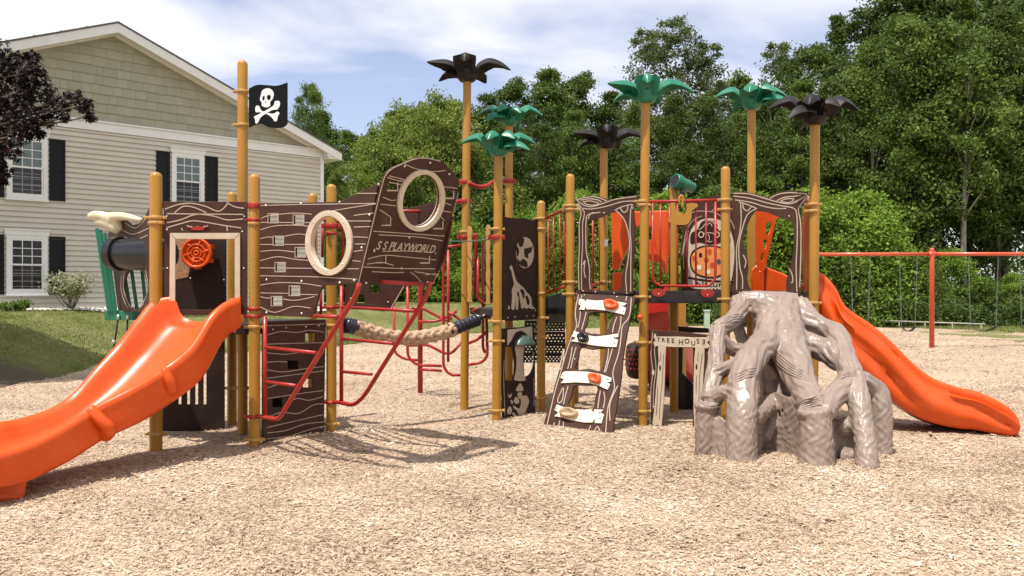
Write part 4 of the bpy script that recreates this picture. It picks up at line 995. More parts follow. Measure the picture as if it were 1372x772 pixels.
L1 = [c4(l) for l in ([(160, 307), (330, 303), (655, 298)], [(160, 365), (190, 352), (300, 340), (380, 345)], [(160, 380), (190, 380)], [(235, 380), (298, 381)], [(350, 381), (385, 381)], [(158, 412), (220, 395), (300, 392), (365, 396)], [(158, 450), (190, 443), (212, 445)], [(260, 440), (320, 430), (358, 435)], [(158, 475), (212, 475)], [(262, 475), (357, 475)],
      [(158, 505), (230, 500), (305, 508)], [(158, 545), (230, 528), (300, 538), (370, 545)], [(158, 576), (220, 577)], [(268, 577), (385, 578)], [(158, 610), (260, 612), (400, 615), (575, 625)], [(158, 650), (230, 640), (330, 642), (420, 655)], [(158, 684), (280, 686)], [(330, 690), (405, 692)], [(158, 700), (180, 706), (205, 706)], [(255, 710), (310, 716), (390, 700)], [(158, 745), (220, 768), (300, 742), (375, 750)],
      [(470, 330), (540, 318), (655, 300)], [(560, 350), (600, 345), (645, 340)], [(530, 374), (635, 374)], [(560, 400), (640, 398)], [(560, 442), (625, 445)], [(565, 473), (612, 473)], [(560, 505), (600, 500)], [(555, 545), (590, 548)], [(530, 580), (583, 580)], [(575, 255), (660, 255)])]
o1 = panel('hull_panel', h1, hull_out, [rect(*r_) for r_ in sq] + [ring1], L1, ship, lw=.0075, bl=[(356, 275.5), (403, 273), (455, 271), (357, 375), (404, 377), (455, 379), (474.5, 376), (495, 288), (484.5, 332), (507, 247), (357, 419), (404, 420)], bsz=.012)
def ring(pl, cx, cy, rx, ry, rxi, ryi, par, rot=0., nb=8):
    mb = MB(); slab(mb, pl, [pl.pts(ell(cx, cy, rx, ry, 40, rot)), pl.pts(ell(cx, cy, rxi, ryi, 40, rot))], -.03, .022)
    r_ = fixn(mb.build('window_ring', 'cream', par, bevel=.010, seg=3))
    mb = MB(); bolts(mb, pl, pl.pts(ell(cx, cy, (rx + rxi) / 2, (ry + ryi) / 2, nb, rot)), .007, h=.022); mb.build('bolt_heads', 'bolt', r_ if False else par, kind='stuff')
ring(h1, 442.3, 325.8, 31.3, 43.6, 24, 36, o1)
def sqrim(pl, r_, par, w=1.1, full=True):
    x0, y0, x1, y1 = r_; mb = MB()
    for pts in (rect(x0 - w, y0 - w, x0, y1 + w), rect(x1, y0 - w, x1 + w, y1 + w), rect(x0, y0 - w, x1, y0), rect(x0, y1, x1, y1 + w)):
        slab(mb, pl, [pl.pts(pts)], 0, .0025)
    fixn(mb.build('hole_rim', 'groove', par, kind='stuff'))
for r_ in sq: sqrim(h1, r_, o1, .8)
# bow board, leaning outward, joins the ends of both sides
bl0 = h1.w(*h1.p(480, 381)); tl0 = h1.w(*h1.p(513, 243))
C2 = Vector((pc['C'].x, pc['C'].y)); h2 = vpl(C2, C2 + dB); br0 = h2.w(*h2.p(578, 382))
bow = Pl(bl0 - Vector((0, 0, 0)), Vector((br0.x - bl0.x, br0.y - bl0.y, 0)), tl0 - bl0)
bow = bow.off(.025)
W5 = (470, 200, 3.506); c5 = lambda l: cc(l, *W5)
bh = [(519, 244.6, 532, 255), (596, 256, 607, 265.5), (512, 291, 522.5, 301.5), (581, 297, 592.5, 306), (504, 342, 516, 351.5), (563.5, 343, 574.5, 352)]
ringb = ell(563, 268.3, 24.5, 35, 36, .20)
outb = c5([(33, 640), (95, 380), (148, 158), (170, 110), (195, 88), (318, 37), (425, 55), (470, 95), (508, 150), (505, 215), (440, 460), (398, 610), (385, 640), (372, 634), (200, 634)])
Lb = [c5(l) for l in ([(195, 90), (320, 42), (420, 56)], [(245, 65), (300, 90), (380, 105), (445, 100)], [(180, 125), (260, 145)], [(180, 155), (230, 165), (245, 162)], [(170, 132), (225, 148), (262, 148)], [(430, 175), (500, 184)], [(150, 225), (190, 240), (212, 238)], [(140, 258), (212, 266)], [(135, 285), (160, 300), (185, 318)], [(420, 288), (472, 296)], [(435, 250), (470, 262)],
      [(105, 385), (250, 395), (440, 408)], [(130, 402), (250, 408), (340, 415), (430, 430)], [(415, 305), (425, 320), (440, 335)], [(60, 553), (230, 560), (395, 562)], [(80, 515), (160, 498), (250, 505), (400, 520)], [(75, 540), (140, 532), (200, 545)], [(100, 575), (200, 580), (250, 578)], [(280, 578), (310, 600), (330, 625)], [(350, 590), (400, 585)], [(150, 480), (260, 478), (330, 482)], [(300, 575), (395, 590)])]
Lb.append(c5([(36, 630), (95, 385), (150, 160), (172, 112), (195, 92)])); Lb.append(c5([(505, 205), (440, 455), (396, 608), (383, 634)]))
o2 = panel('bow_panel', bow, outb, [rect(*r_) for r_ in bh] + [ringb], Lb, ship, lw=.0075, bl=c5([(253, 80), (373, 64), (463, 117), (130, 165), (275, 415), (238, 560), (72, 628), (360, 624), (110, 478)]), bsz=.011)
ring(bow, 563, 268.3, 31, 41.5, 25, 35.5, o2, .20)
for r_ in bh:
    x0, y0, x1, y1 = r_; mb = MB()
    for pts in (rect(x1, y0, x1 + 1.3, y1 + 1.3), rect(x0 - 1, y1, x1, y1 + 1.3)): slab(mb, bow, [bow.pts(pts)], 0, .0025)
    fixn(mb.build('hole_rim', 'groove', o2, kind='stuff'))
text_on(bow, 'S S PLAYWORLD', 503.5, 334.2, 11.0, 'groove', o2, 'lettering', x_end=(581.5, 339.2), shear=.18)
mb = MB(); bolts(mb, bow, bow.pts([(501.5, 334.6), (583.5, 339.3)]), .010); mb.build('lettering_dots', 'groove', o2, kind='stuff')
# far side of the hull
hull2 = [(476, 268), (500, 268), (535, 282), (592, 268), (606, 262), (604, 300), (596, 345), (576, 384), (541, 384), (524, 414), (461, 411), (461, 385), (476, 380)]
o3 = panel('far_hull_panel', h2, hull2, [rect(496, 381.5, 508.5, 392.5), rect(476, 395, 488, 406), rect(520, 320, 531, 330)], [[(524, 413), (541, 384)]], ship, bl=[(470, 400), (520, 405)])
# deck floor of the bow
mb = MB(); pl = Pl((0, 0, 1.60), (1, 0, 0), (0, 1, 0)); pl.n = Vector((0, 0, 1))
# ladders, one on each side of the bow
def tubeo(name, P, r, m, par, rad=.08, seg=10, kind=None):
    mb = MB(); tube(mb, rnd_path(P, rad), r, seg); return mb.build(name, m, par, kind=kind)
def lpx(pl, L, h=0.): return [pl.w(*pl.p(x, y), h) for x, y in L]
la = vpl(B2, B2 + Vector((.72, -.70)))
def ladder(pl, rail, bars, rungs, label, par=None):
    mb = MB(); tube(mb, rnd_path(lpx(pl, rail), .10, 6), .0225, 10); o = mb.build('bow_ladder', 'red', ship); o['label'] = label
    for b_ in bars:
        mb = MB(); tube(mb, lpx(pl, b_), .021, 10); mb.build('upright', 'red', o)
    for b_ in rungs:
        mb = MB(); tube(mb, lpx(pl, b_), .017, 10); mb.build('rung', 'red', o)
ladder(la, [(336, 556.5), (357, 559.5), (374, 562.5), (384, 545), (478, 394), (481.5, 380)], [[(355, 424), (355, 557)]], [[(356, 465.5), (424, 473)], [(356, 511.5), (397, 517)], [(421, 423.2), (453, 424.6)]], 'red ladder nearer the wave slide')
lb_ = vpl(C2, C2 + Vector((.66, -.75)))
ladder(lb_, [(437, 537.5), (455, 539), (474, 543.5), (488, 531), (571, 398), (577, 378)], [[(457.5, 383), (457.5, 538)]], [[(458.5, 454), (527, 460.5)], [(458.5, 498), (498, 501.5)], [(437, 410.5), (505, 414), (556, 417)]], 'red ladder nearer the rope bridge')
for L in ([(507, 375), (561, 378.5)],):
    tubeo('cross_bar', [bow.w(*bow.p(x, y), .05) for x, y in L], .02, 'red', ship)
tubeo('brace_bar', [at(535, 283, 8.0), at(592, 283.5, 8.35)], .016, 'red', ship)
# red rails seen through the first ring
for L in ([(425, 294), (421, 300), (421, 362)], [(425, 294), (444, 296)], [(432, 300), (432, 345)], [(452, 296), (459, 300), (459, 380)], [(445, 296), (459, 296)], [(430, 384), (430, 424)], [(422, 384), (422, 424)]):
    tubeo('guard_rail', [at(x, y, 9.2) for x, y in L], .016, 'red', ship, .04)
# flag
fl = vpl(P2(325, 9.05), P2(385, 8.9)); fpts = cat([(334, 119), (345, 114), (360, 114.5), (372, 115), (385, 111)], 4); fb = cat([(385, 166), (378, 171), (362, 171), (350, 166), (340, 168), (334, 171)], 4)
mb = MB(); slab(mb, fl, [fl.pts([tuple(p) for p in fpts + fb])], -.008, .008); o = fixn(mb.build('pirate_flag', 'flagblack', ship, bevel=.002, seg=1))
W6 = (300, 60, 3.511)
def shape(pl, par, pts, mname, name='emblem', sm=True, holes=(), h=.003, W_=None, h0=.0, n=3, kind=None):
    q = cc(pts, *W_) if W_ else pts
    if sm: q = [tuple(p) for p in cat(q, n, True)]
    hs_ = []
    for hh in holes:
        z_ = cc(hh, *W_) if W_ else hh; hs_.append(pl.pts([tuple(p) for p in cat(z_, n, True)]))
    mb = MB(); slab(mb, pl, [pl.pts(q)] + hs_, h0, h); return fixn(mb.build(name, mname, par, kind=kind))
ff = fl.off(.008)
shape(ff, o, [(175, 235), (182, 215), (205, 205), (225, 212), (235, 232), (230, 255), (218, 270), (218, 288), (200, 295), (180, 288), (178, 272), (170, 258)], 'trim', 'skull', holes=[[(183, 245), (190, 240), (193, 250), (189, 263), (182, 260)], [(204, 240), (216, 236), (222, 248), (214, 262), (204, 256)], [(195, 265), (200, 268), (197, 276)]], W_=W6)
for pts in ([(150, 292), (158, 286), (168, 292), (180, 312), (230, 325), (250, 315), (262, 322), (255, 335), (250, 358), (238, 360), (228, 345), (205, 328), (170, 318), (152, 318), (148, 305)],
            [(262, 268), (264, 285), (252, 305), (228, 308), (190, 330), (172, 345), (160, 368), (150, 370), (148, 352), (142, 340), (160, 330), (215, 300), (235, 285), (240, 268), (252, 264)]):
    shape(ff, o, pts, 'trim', 'crossbone', W_=W6, h=.003 if pts[0][0] == 150 else .0045)

# ---------------------------------------------------------------- ship: stern with figurehead, barrel and green slats
st = vpl(pc['A'], P2(150, 9.1)); W7 = (100, 250, 3.677); c7 = lambda l: cc(l, *W7)
o = panel('stern_panel', st, c7([(372, 95), (362, 112), (345, 150), (318, 182), (280, 190), (235, 150), (160, 235), (175, 300), (215, 615), (330, 618), (368, 590)]), [ell(181.5, 386, 15.5, 29, 28)],
      [c7(l) for l in ([(245, 175), (300, 205), (350, 160)], [(235, 215), (290, 235), (365, 205)], [(245, 250), (300, 262), (360, 240)], [(245, 420), (240, 500), (262, 570), (282, 600)], [(232, 440), (228, 500), (245, 565), (265, 602)], [(350, 415), (362, 500), (340, 570), (318, 600)])], ship, lw=.008)
ba = at(153, 340, 8.65); bb_ = at(226, 341, 8.42); mb = MB(); d = (bb_ - ba); pts = [ba + d * t for t in (-.02, .0, .12, .13, .4, .7, 1.0)]
tube(mb, pts, [.150, .178, .178, .152, .172, .172, .15], 28); mb.build('barrel', 'black', ship, angle=40)
def blob(tubes, name, mats, par, vox=.02, sm=6, slabs=(), disp=None, origin=None):
    mb = MB()
    for P, rs in tubes: tube(mb, cat(P, 4), [float(v) for v in np.interp(np.linspace(0, len(P) - 1, (len(P) - 1) * 4 + 1), range(len(P)), rs)], 12)
    for s_ in slabs: mb.add(*s_)
    tmp = mb.build('tmp', mats, None, origin=Vector((0, 0, 0)))
    r_ = tmp.modifiers.new('r', 'REMESH'); r_.mode = 'VOXEL'; r_.voxel_size = vox
    s2 = tmp.modifiers.new('s', 'SMOOTH'); s2.iterations = sm; s2.factor = .6
    me = bpy.data.meshes.new_from_object(tmp.evaluated_get(bpy.context.evaluated_depsgraph_get()))
    bpy.data.objects.remove(tmp)
    n = len(me.vertices); V = np.empty(n * 3, np.float32); me.vertices.foreach_get('co', V); V = V.reshape(-1, 3)
    if disp is not None:
        Nn = np.empty(n * 3, np.float32); me.vertices.foreach_get('normal', Nn); Nn = Nn.reshape(-1, 3)
        V = V + Nn * disp(V)[:, None]
    org = Vector(origin) if origin is not None else Vector((float(V[:, 0].mean()), float(V[:, 1].mean()), float(V[:, 2].min())))
    V = V - np.array(tuple(org), np.float32)
    me.vertices.foreach_set('co', V.ravel().astype(np.float32)); me.polygons.foreach_set('use_smooth', [True] * len(me.polygons)); me.update()
    me.name = name; ob = bpy.data.objects.new(name, me); C.objects.link(ob); WP[ob.name] = org; ob.parent = par; ob.location = org - WP[par.name]
    return ob
fh = lambda x, y, Yd=8.85: at(x, y, Yd)
blob([([fh(118, 291), fh(127, 289), fh(140, 291), fh(152, 296)], [.028, .055, .06, .07]), ([fh(128, 297), fh(142, 300), fh(155, 306), fh(161, 311)], [.035, .055, .06, .035]), ([fh(152, 292), fh(158, 300), fh(161, 310)], [.055, .055, .035]),
      ([fh(150, 291), fh(165, 290, 8.7), fh(180, 293, 8.5), fh(190, 295, 8.4)], [.06, .045, .035, .02])], 'figurehead', 'figure', ship, .014, 4)
def slat(name, a, b_, w, m, par, dpt=.03):
    a, b_ = Vector(a), Vector(b_); d = (b_ - a).normalized(); v = Vector((a.x, a.y, 0)).normalized(); s_ = d.cross(v).normalized() * w / 2; q = v * dpt / 2; mb = MB(); vs = []
    for p in (a, b_):
        for u_, k in ((-1, -1), (1, -1), (1, 1), (-1, 1)): vs.append(p + s_ * u_ + q * k)
    mb.add(vs, [(3, 2, 1, 0), (4, 5, 6, 7), (0, 1, 5, 4), (1, 2, 6, 5), (2, 3, 7, 6), (3, 0, 4, 7)]); return fixn(mb.build(name, m, par, bevel=.006, seg=1))
ob = MB(); box(ob, at(167, 422.5, 8.95), .33, .22, .10, -.15); gs = ob.build('stern_gallery', 'green', ship, bevel=.008)
for (x0, y0, x1, y1, Yd) in ((129.5, 306, 146, 418, 8.85), (134, 308, 150.5, 418, 8.85), (140, 311, 155, 418, 8.82), (176, 360, 184, 418, 9.05), (190, 358, 196, 418, 9.05), (206, 360, 204, 418, 9.05), (166, 362, 175, 418, 9.05)):
    slat('slat', at(x0, y0, Yd), at(x1, y1, Yd), .036, 'green', gs)
for (x0, x1, y1) in ((158.5, 152, 470), (171, 168.5, 462)):
    mb = MB(); tube(mb, [at(x0, 426, 8.85), at((x0 + x1) / 2, 448, 8.85), at(x1, y1, 8.85)], .010, 8); mb.build('hanging_cable', 'black', gs)
    mb = MB(); tube(mb, [at(x0, 422, 8.82), at(x0, 428, 8.82)], .015, 8); tube(mb, [at(x1 + 1, y1 - 14, 8.82), at(x1, y1 - 10, 8.82)], .016, 8); mb.build('cable_fitting', 'bolt', gs, kind='stuff')

# ---------------------------------------------------------------- slides
UPK = .45
def slide(name, Lr, Rr, drop, g, mats, par, label, n=6, lugs=(), prof=None, bul=None):
    Lr = cat(Lr, n); Rr = cat(Rr, n); m = len(Lr)
    dr = np.interp(np.linspace(0, 1, m), np.linspace(0, 1, len(drop)), drop); gg = np.interp(np.linspace(0, 1, m), np.linspace(0, 1, len(g)), g)
    base_ = [(-.02, -1, 'g'), (-.04, -.88, 'g'), (-.05, -.75, 'g'), (-.05, -.62, 'g'), (-.05, -.5, 'g'), (-.05, -.38, 'g'), (-.05, -.27, 'g'),  (-.045, -.10, 'a'), (-.055, -.065, 'a'), (-.05, -.03, 'a'), (-.02, -.004, 'a'), (.02, -.004, 'a'), (.06, -.035, 'a'), (.09, -.3, 'd'), (.12, -.65, 'd'), (.19, -.9, 'd'), (.32, -1, 'd'), (.5, -1.02, 'd')]
    prof = base_ + [(1 - a, b_, c) for a, b_, c in base_[:-1][::-1]] + [(.8, -1.0, 'g'), (.2, -1.0, 'g')]
    vs = []; fs = []; k = len(prof)
    for i in range(m):
        a, b_ = Lr[i], Rr[i]; l = b_ - a; w = l.length; ln = l / w
        t = (Lr[min(i + 1, m - 1)] + Rr[min(i + 1, m - 1)] - Lr[max(i - 1, 0)] - Rr[max(i - 1, 0)]).normalized()
        up = ln.cross(t); up = up if up.z > 0 else -up; up = (up * UPK + Vector((0, 0, 1)) * (1 - UPK)).normalized()
        for j, (u_, v_, c) in enumerate(prof):
            d_ = v_ * gg[i] if c == 'g' else (v_ * dr[i] if c == 'd' else v_)
            p = a + ln * (u_ * w) + up * d_
            for (tt, wd, amt) in lugs:
                if c == 'g' or (c == 'a' and v_ < -.05):
                    e = math.exp(-((i / (m - 1) - tt) / wd) ** 2); p += ln * (amt * e * (-1 if u_ < .5 else 1)); p += up * (-amt * .6 * e if c == 'g' else 0)
            if bul and c == 'g': p += bul(i / (m - 1), u_, v_, ln, up)
            vs.append(p)
    for i in range(m - 1):
        for j in range(k): fs.append((i * k + j, i * k + (j + 1) % k, (i + 1) * k + (j + 1) % k, (i + 1) * k + j))
    mb = MB(); mb.add(vs, fs, 0, True); mb.add(vs[:k], [tuple(range(k))], 0, False); mb.add(vs[-k:], [tuple(range(k))[::-1]], 0, False)
    o = fixn(mb.build(name, mats, par, angle=70))
    if label: o['label'] = label
    return o
RR = [(317, 399, 7.92), (300, 406, 7.82), (280, 424, 7.68), (255, 463, 7.5), (220, 492, 7.35), (175, 519, 7.1), (128, 543, 6.9), (86, 569, 6.65), (39, 593, 6.4), (0, 605, 6.2), (-60, 617, 5.95), (-120, 630, 5.75)]
LL = [(229, 397, 8.12), (205, 403, 8.08), (183, 429, 7.95), (157, 462, 7.8), (128, 494, 7.6), (93, 531, 7.4), (62, 549, 7.2), (23, 561, 7.0), (0, 565, 6.85), (-40, 573, 6.65), (-90, 586, 6.4), (-150, 600, 6.15)]
sl = slide('wave_slide', [at(*q) for q in LL], [at(*q) for q in RR], [.24, .26, .25, .22, .22, .2, .2, .2, .2, .17, .14, .12], [.29, .30, .32, .34, .33, .32, .30, .30, .29, .27, .24, .20], 'orange', ship, 'orange open wave slide on the pirate ship', )
for pts in ([(219, 495, 7.35), (226, 508, 7.35), (230, 519, 7.38), (226, 525, 7.43)], [(120, 548, 6.86), (134, 562, 6.86), (146, 575, 6.90), (142, 582, 6.95)]):
    mb = MB(); P = cat([at(*q) for q in pts], 4); tube(mb, P, [.045 + .018 * k / (len(P) - 1) for k in range(len(P))], 12, dome=True); mb.build('joint_rib', 'orange', sl)
mb = MB()   # flanges that bolt the slide to the entry panel
slab(mb, pAB.off(.01), [pAB.pts([(308, 400), (324, 398), (323, 425), (316, 447), (306, 440), (304, 415)])], .0, .05)
fixn(mb.build('slide_flange', 'orange', sl, bevel=.015, kind='stuff'))
foot = MB(); q = [at(-30, 640, 6.5), at(52, 640, 6.65)]
vs = []
for z_, e in ((.30, .0), (-.05, .06)):
    for x_, y_ in ((-4.62, 6.05), (-3.72, 6.42), (-4.0, 6.85), (-4.9, 6.5)): vs.append(Vector((x_ + (e if x_ < -4.2 else -e), y_, z_)))
foot.add(vs, [(0, 1, 2, 3), (7, 6, 5, 4), (0, 4, 5, 1), (1, 5, 6, 2), (2, 6, 7, 3), (3, 7, 4, 0)]); fixn(foot.build('slide_foot', 'orange', sl, bevel=.05, seg=3))

# right slide: seen from its outer side, ribbed walls
UPK = .12
NR = [(1090, 362, 9.7), (1104, 368, 9.66), (1120, 386, 9.6), (1134, 411, 9.55), (1171, 437, 9.48), (1194, 457, 9.42), (1221, 484, 9.36), (1248, 505, 9.3), (1282, 518, 9.22), (1309, 524, 9.15), (1336, 536, 9.08), (1356, 549, 9.03), (1366, 563, 9.05)]
FRr = [(x - 6, y + 5, Yd + .68) for x, y, Yd in NR[:9]] + [(1304, 527, 9.82), (1328, 537, 9.72), (1347, 550, 9.6), (1357, 560, 9.45)]
def bul(t, u_, v_, ln, up):
    g_ = lambda x, w: math.exp(-(x / w) ** 2); s_ = -1 if u_ < .5 else 1
    on = lambda a, b_: max(0, min(1, (t - a) / .12)) * max(0, min(1, (b_ - t) / .12))
    v2_ = max(0, min(1, -v_)); k = .11 * math.sin(math.pi * min(1, .12 + v2_ * .8)) ** .8 - .075 * g_(v_ + .20 + 1.0 * t, .12) * on(-.05, .60) - .06 * g_(v_ + .18 + .95 * (t - .45), .12) * on(.42, 1.02) - .03
    return ln * (s_ * k)
    k = .13 * g_(v_ + .28 + .25 * max(0, t - .1), .16) * on(-.05, .55) + .15 * g_(v_ + .85 - .1 * t, .20) * on(.05, .70) + .12 * g_(v_ + .20 + .35 * (t - .5), .16) * on(.38, 1.0) + .13 * g_(v_ + .95 - .15 * (1 - t), .20) * on(.62, 1.05) - .05
    return ln * (s_ * k)
rs = slide('curved_slide', [at(*q) for q in FRr], [at(*q) for q in NR], [.2, .28, .28, .26, .26, .25, .22, .2, .18, .14, .10, .06, .02], [.50, .55, .60, .64, .68, .63, .56, .50, .46, .43, .38, .29, .16], 'orange', tree, 'orange slide running down to the right', lugs=(), bul=bul, n=8)
def px3(L): return [at(x, y, Yd) for x, y, Yd in L]
pH = vpl(P2(1012, 10.35), P2(1052, 10.45)); W8 = (960, 240, 4.826); c8 = lambda l: cc(l, *W8)
panel('slide_hood', pH, c8([(262, 195), (330, 215), (420, 195), (418, 240), (385, 262), (350, 420), (318, 570), (305, 600), (308, 745), (240, 745), (228, 640), (232, 590), (262, 555)]),
      [[tuple(p) for p in cat(c8([(335, 275), (355, 285), (352, 330), (335, 362), (318, 345), (320, 300)]), 3, True)], [tuple(p) for p in cat(c8([(312, 385), (326, 395), (326, 430), (312, 455), (304, 420)]), 3, True)], [tuple(p) for p in cat(c8([(298, 475), (308, 490), (302, 530), (290, 530), (288, 500)]), 3, True)]],
      (), tree, m='orange', th=.03, label='orange pierced side board of the right slide', bl=c8([(258, 570), (282, 600), (282, 725), (252, 725)]))
pH2 = vpl(P2(1022, 10.5), P2(1075, 9.8))
mb = MB(); slab(mb, pH2, [pH2.pts([tuple(p) for p in c8([(300, 560), (340, 580), (420, 610), (560, 690), (560, 745), (300, 740)])])], -.03, 0); fixn(mb.build('slide_side', 'orange', tree, bevel=.01))
mb = MB(); slab(mb, vpl(pc['P1090'], P2(1074, 10.5)), [vpl(pc['P1090'], P2(1074, 10.5)).pts([(1087, 272), (1081, 262), (1077, 300), (1078, 396), (1087, 400)])], -.02, .02); fixn(mb.build('side_board', 'redo', tree, bevel=.004))

# ---------------------------------------------------------------- tree house panels
t1 = vpl(pc['P763'] + v2(.03, -.0), pc['P863'] + v2(-.02, -.0)).off(.045); W9 = (750, 250, 5.15); c9 = lambda l: cc(l, *W9)
out9 = [(112, 88), (150, 76), (205, 62), (262, 64), (315, 84), (350, 92), (430, 74), (540, 55), (536, 95), (520, 120), (512, 170), (515, 300), (520, 400), (508, 540), (500, 640), (504, 740), (126, 728), (124, 600), (120, 420), (130, 250), (146, 175), (140, 135), (115, 105)]
hole9 = [(186, 270), (182, 400), (196, 500), (212, 560), (214, 630), (206, 690), (222, 718), (402, 722), (425, 690), (430, 610), (448, 540), (470, 470), (478, 380), (470, 300), (445, 230), (405, 178), (350, 182), (290, 212), (230, 230), (198, 240)]
L9 = [[(115, 90), (160, 125), (210, 140), (260, 130), (330, 105)], [(120, 92), (180, 75), (250, 72), (325, 100)], [(145, 95), (200, 85), (260, 92), (290, 108)], [(160, 105), (210, 100), (270, 115), (240, 128), (190, 125), (160, 105)], [(330, 105), (400, 85), (530, 68)], [(160, 150), (220, 155), (330, 135), (430, 105), (530, 100)],
      [(125, 115), (160, 160), (170, 190), (158, 260), (158, 400), (150, 560), (152, 715)], [(118, 120), (148, 175), (135, 260), (136, 400), (130, 560), (134, 712)], [(235, 178), (190, 200), (182, 240), (180, 330), (184, 450), (205, 560), (205, 650), (212, 710)], [(380, 165), (430, 140), (500, 125), (490, 160), (485, 300), (492, 400), (490, 560), (490, 725)], [(390, 168), (440, 220), (470, 300), (482, 400), (470, 520), (455, 620), (462, 725)], [(418, 150), (440, 178), (465, 165), (470, 132)], [(160, 540), (175, 510), (168, 580), (178, 630)], [(195, 225), (215, 190), (280, 178)]]
panel('tree_frame_panel', t1, c9(out9), [c9(hole9)], [c9(l) for l in L9], tree, bl=c9([(162, 722), (246, 728), (375, 736), (462, 738), (122, 250), (122, 150), (305, 182), (132, 158), (505, 150)]), lw=.012, label='dark tree-shaped frame panel above the plank climber')
t2 = vpl(pc['P973'] + v2(.02, 0), pc['P1090'] + v2(-.02, 0)).off(.045)
out8 = [(104, 80), (180, 80), (260, 98), (330, 118), (390, 88), (460, 74), (592, 80), (586, 118), (556, 165), (548, 200), (552, 420), (545, 560), (548, 752), (108, 738), (118, 500), (116, 300), (100, 160)]
hole8 = [(255, 205), (320, 212), (390, 240), (450, 258), (488, 275), (500, 340), (496, 440), (488, 520), (470, 590), (452, 650), (450, 735), (240, 740), (206, 690), (196, 640), (206, 570), (200, 510), (182, 460), (172, 400), (190, 320), (222, 245)]
L8 = [[(110, 92), (200, 95), (290, 118), (400, 150), (470, 160), (520, 145), (585, 105)], [(345, 125), (400, 98), (470, 88), (540, 92), (585, 100), (540, 130), (490, 155)], [(390, 140), (440, 118), (500, 112), (545, 105)], [(410, 145), (450, 128), (500, 130), (470, 152), (410, 145)], [(110, 110), (220, 125), (330, 155), (430, 175), (500, 190), (520, 240), (522, 400), (515, 560), (520, 730)],
      [(120, 135), (220, 150), (300, 175), (380, 190), (450, 190)], [(580, 120), (545, 165), (530, 200), (545, 300), (545, 500), (538, 700)], [(155, 150), (160, 250), (150, 350), (130, 450), (132, 580), (130, 715)], [(262, 190), (200, 230), (165, 330), (145, 430), (150, 560), (168, 640), (168, 710)], [(170, 160), (175, 190), (200, 205), (225, 180)], [(145, 148), (200, 165), (262, 192)], [(470, 580), (490, 620), (492, 665), (480, 670)], [(172, 490), (190, 530), (182, 575)]]
panel('tree_frame_panel', t2, c8(out8), [c8(hole8)], [c8(l) for l in L8], tree, lw=.012, bl=c8([(150, 735), (520, 742), (350, 738), (470, 240), (545, 180)]), label='dark tree-shaped frame panel above the root climber')
# railing with squirrel cut-out between them
rp = vpl(pc['P863'], pc['P973']); W10 = (840, 220, 4.06); c10 = lambda l: cc(l, *W10)
mb = MB(); tube(mb, rnd_path(lpx(rp, [(868, 270.5), (966, 268)]), .05), .018, 10); ro = mb.build('railing', 'red', tree)
mb = MB(); tube(mb, rnd_path(lpx(rp, [(874.5, 271), (874.5, 375), (882, 383), (950, 383.5), (958.5, 374), (958.5, 270)]), .05, 6), .016, 10); mb.build('railing_frame', 'red', ro)
for x in (884.8, 897, 907.7, 920.8, 932.4, 946):
    mb = MB(); tube(mb, lpx(rp, [(x, 270), (x, 382.5)]), .011, 8); mb.build('baluster', 'red', ro)
for x, y in ((881.5, 392), (946.5, 393)):
    mb = MB(); slab(mb, rp.off(.05), [rp.pts(ell(x, y, 9, 5.5))], -.012, .012); f = fixn(mb.build('foot_plate', 'red', ro, bevel=.004))
    mb = MB(); bolts(mb, rp.off(.062), rp.pts([(x, y + 2)]), .008); mb.build('bolt_head', 'bolt', ro)
sq_ = [(225, 295), (240, 300), (252, 288), (262, 262), (275, 255), (290, 262), (310, 272), (325, 245), (322, 225), (340, 212), (378, 216), (384, 230), (362, 246), (350, 260), (350, 290), (340, 315), (318, 330), (270, 330), (238, 322), (222, 308)]
so = shape(rp.off(.022), ro, sq_, 'gold', 'squirrel_board', W_=W10, h=.016, h0=-.004)
mb = MB(); P = lpx(rp.off(.045), c10([(285, 210), (286, 185), (296, 172), (304, 185), (302, 240)])); tube(mb, cat(P, 4), .016, 8); mb.build('squirrel_handle', 'gold', ro)
# story panel behind the railing
sp_ = vpl(P2(909, 10.9), P2(992, 10.4)); W11 = (910, 280, 6.4375); c11 = lambda l: cc(l, *W11)
so = panel('picture_panel', sp_, [(919, 272), (960, 262), (993, 268), (993, 401), (914, 398), (911, 340)], (), [c11(l) for l in ([(25, 400), (60, 200), (120, 100), (200, 60)], [(40, 520), (40, 350), (80, 190)], [(420, 60), (480, 180), (500, 400), (480, 600), (500, 700)], [(60, 60), (150, 20), (300, 30), (380, 80)], [(280, 20), (300, 5), (310, 30)])], tree, lw=.009)
s1 = sp_.off(.001)
shape(s1, so, [(75, 640), (80, 400), (90, 220), (150, 120), (230, 85), (330, 90), (420, 150), (470, 280), (475, 450), (445, 640), (400, 690), (150, 690)], 'cream', 'picture_ground', W_=W11)
s2_ = sp_.off(.004)
shape(s2_, so, [(100, 300), (95, 250), (110, 205), (160, 175), (195, 110), (260, 95), (320, 120), (345, 180), (400, 205), (440, 250), (435, 300), (380, 285), (330, 300), (260, 310), (180, 290), (130, 300)], 'brownd', 'dark_face', W_=W11)
shape(s2_, so, [(90, 450), (110, 370), (180, 325), (260, 315), (350, 325), (420, 370), (440, 450), (410, 540), (340, 590), (260, 600), (170, 580), (110, 530)], 'brownd', 'disc_rim', W_=W11)
shape(sp_.off(.006), so, [(105, 450), (120, 385), (185, 340), (260, 328), (345, 338), (405, 380), (425, 450), (395, 530), (335, 575), (260, 585), (175, 565), (120, 520)], 'skin_paint', 'orange_disc', W_=W11)
s3 = sp_.off(.0085)
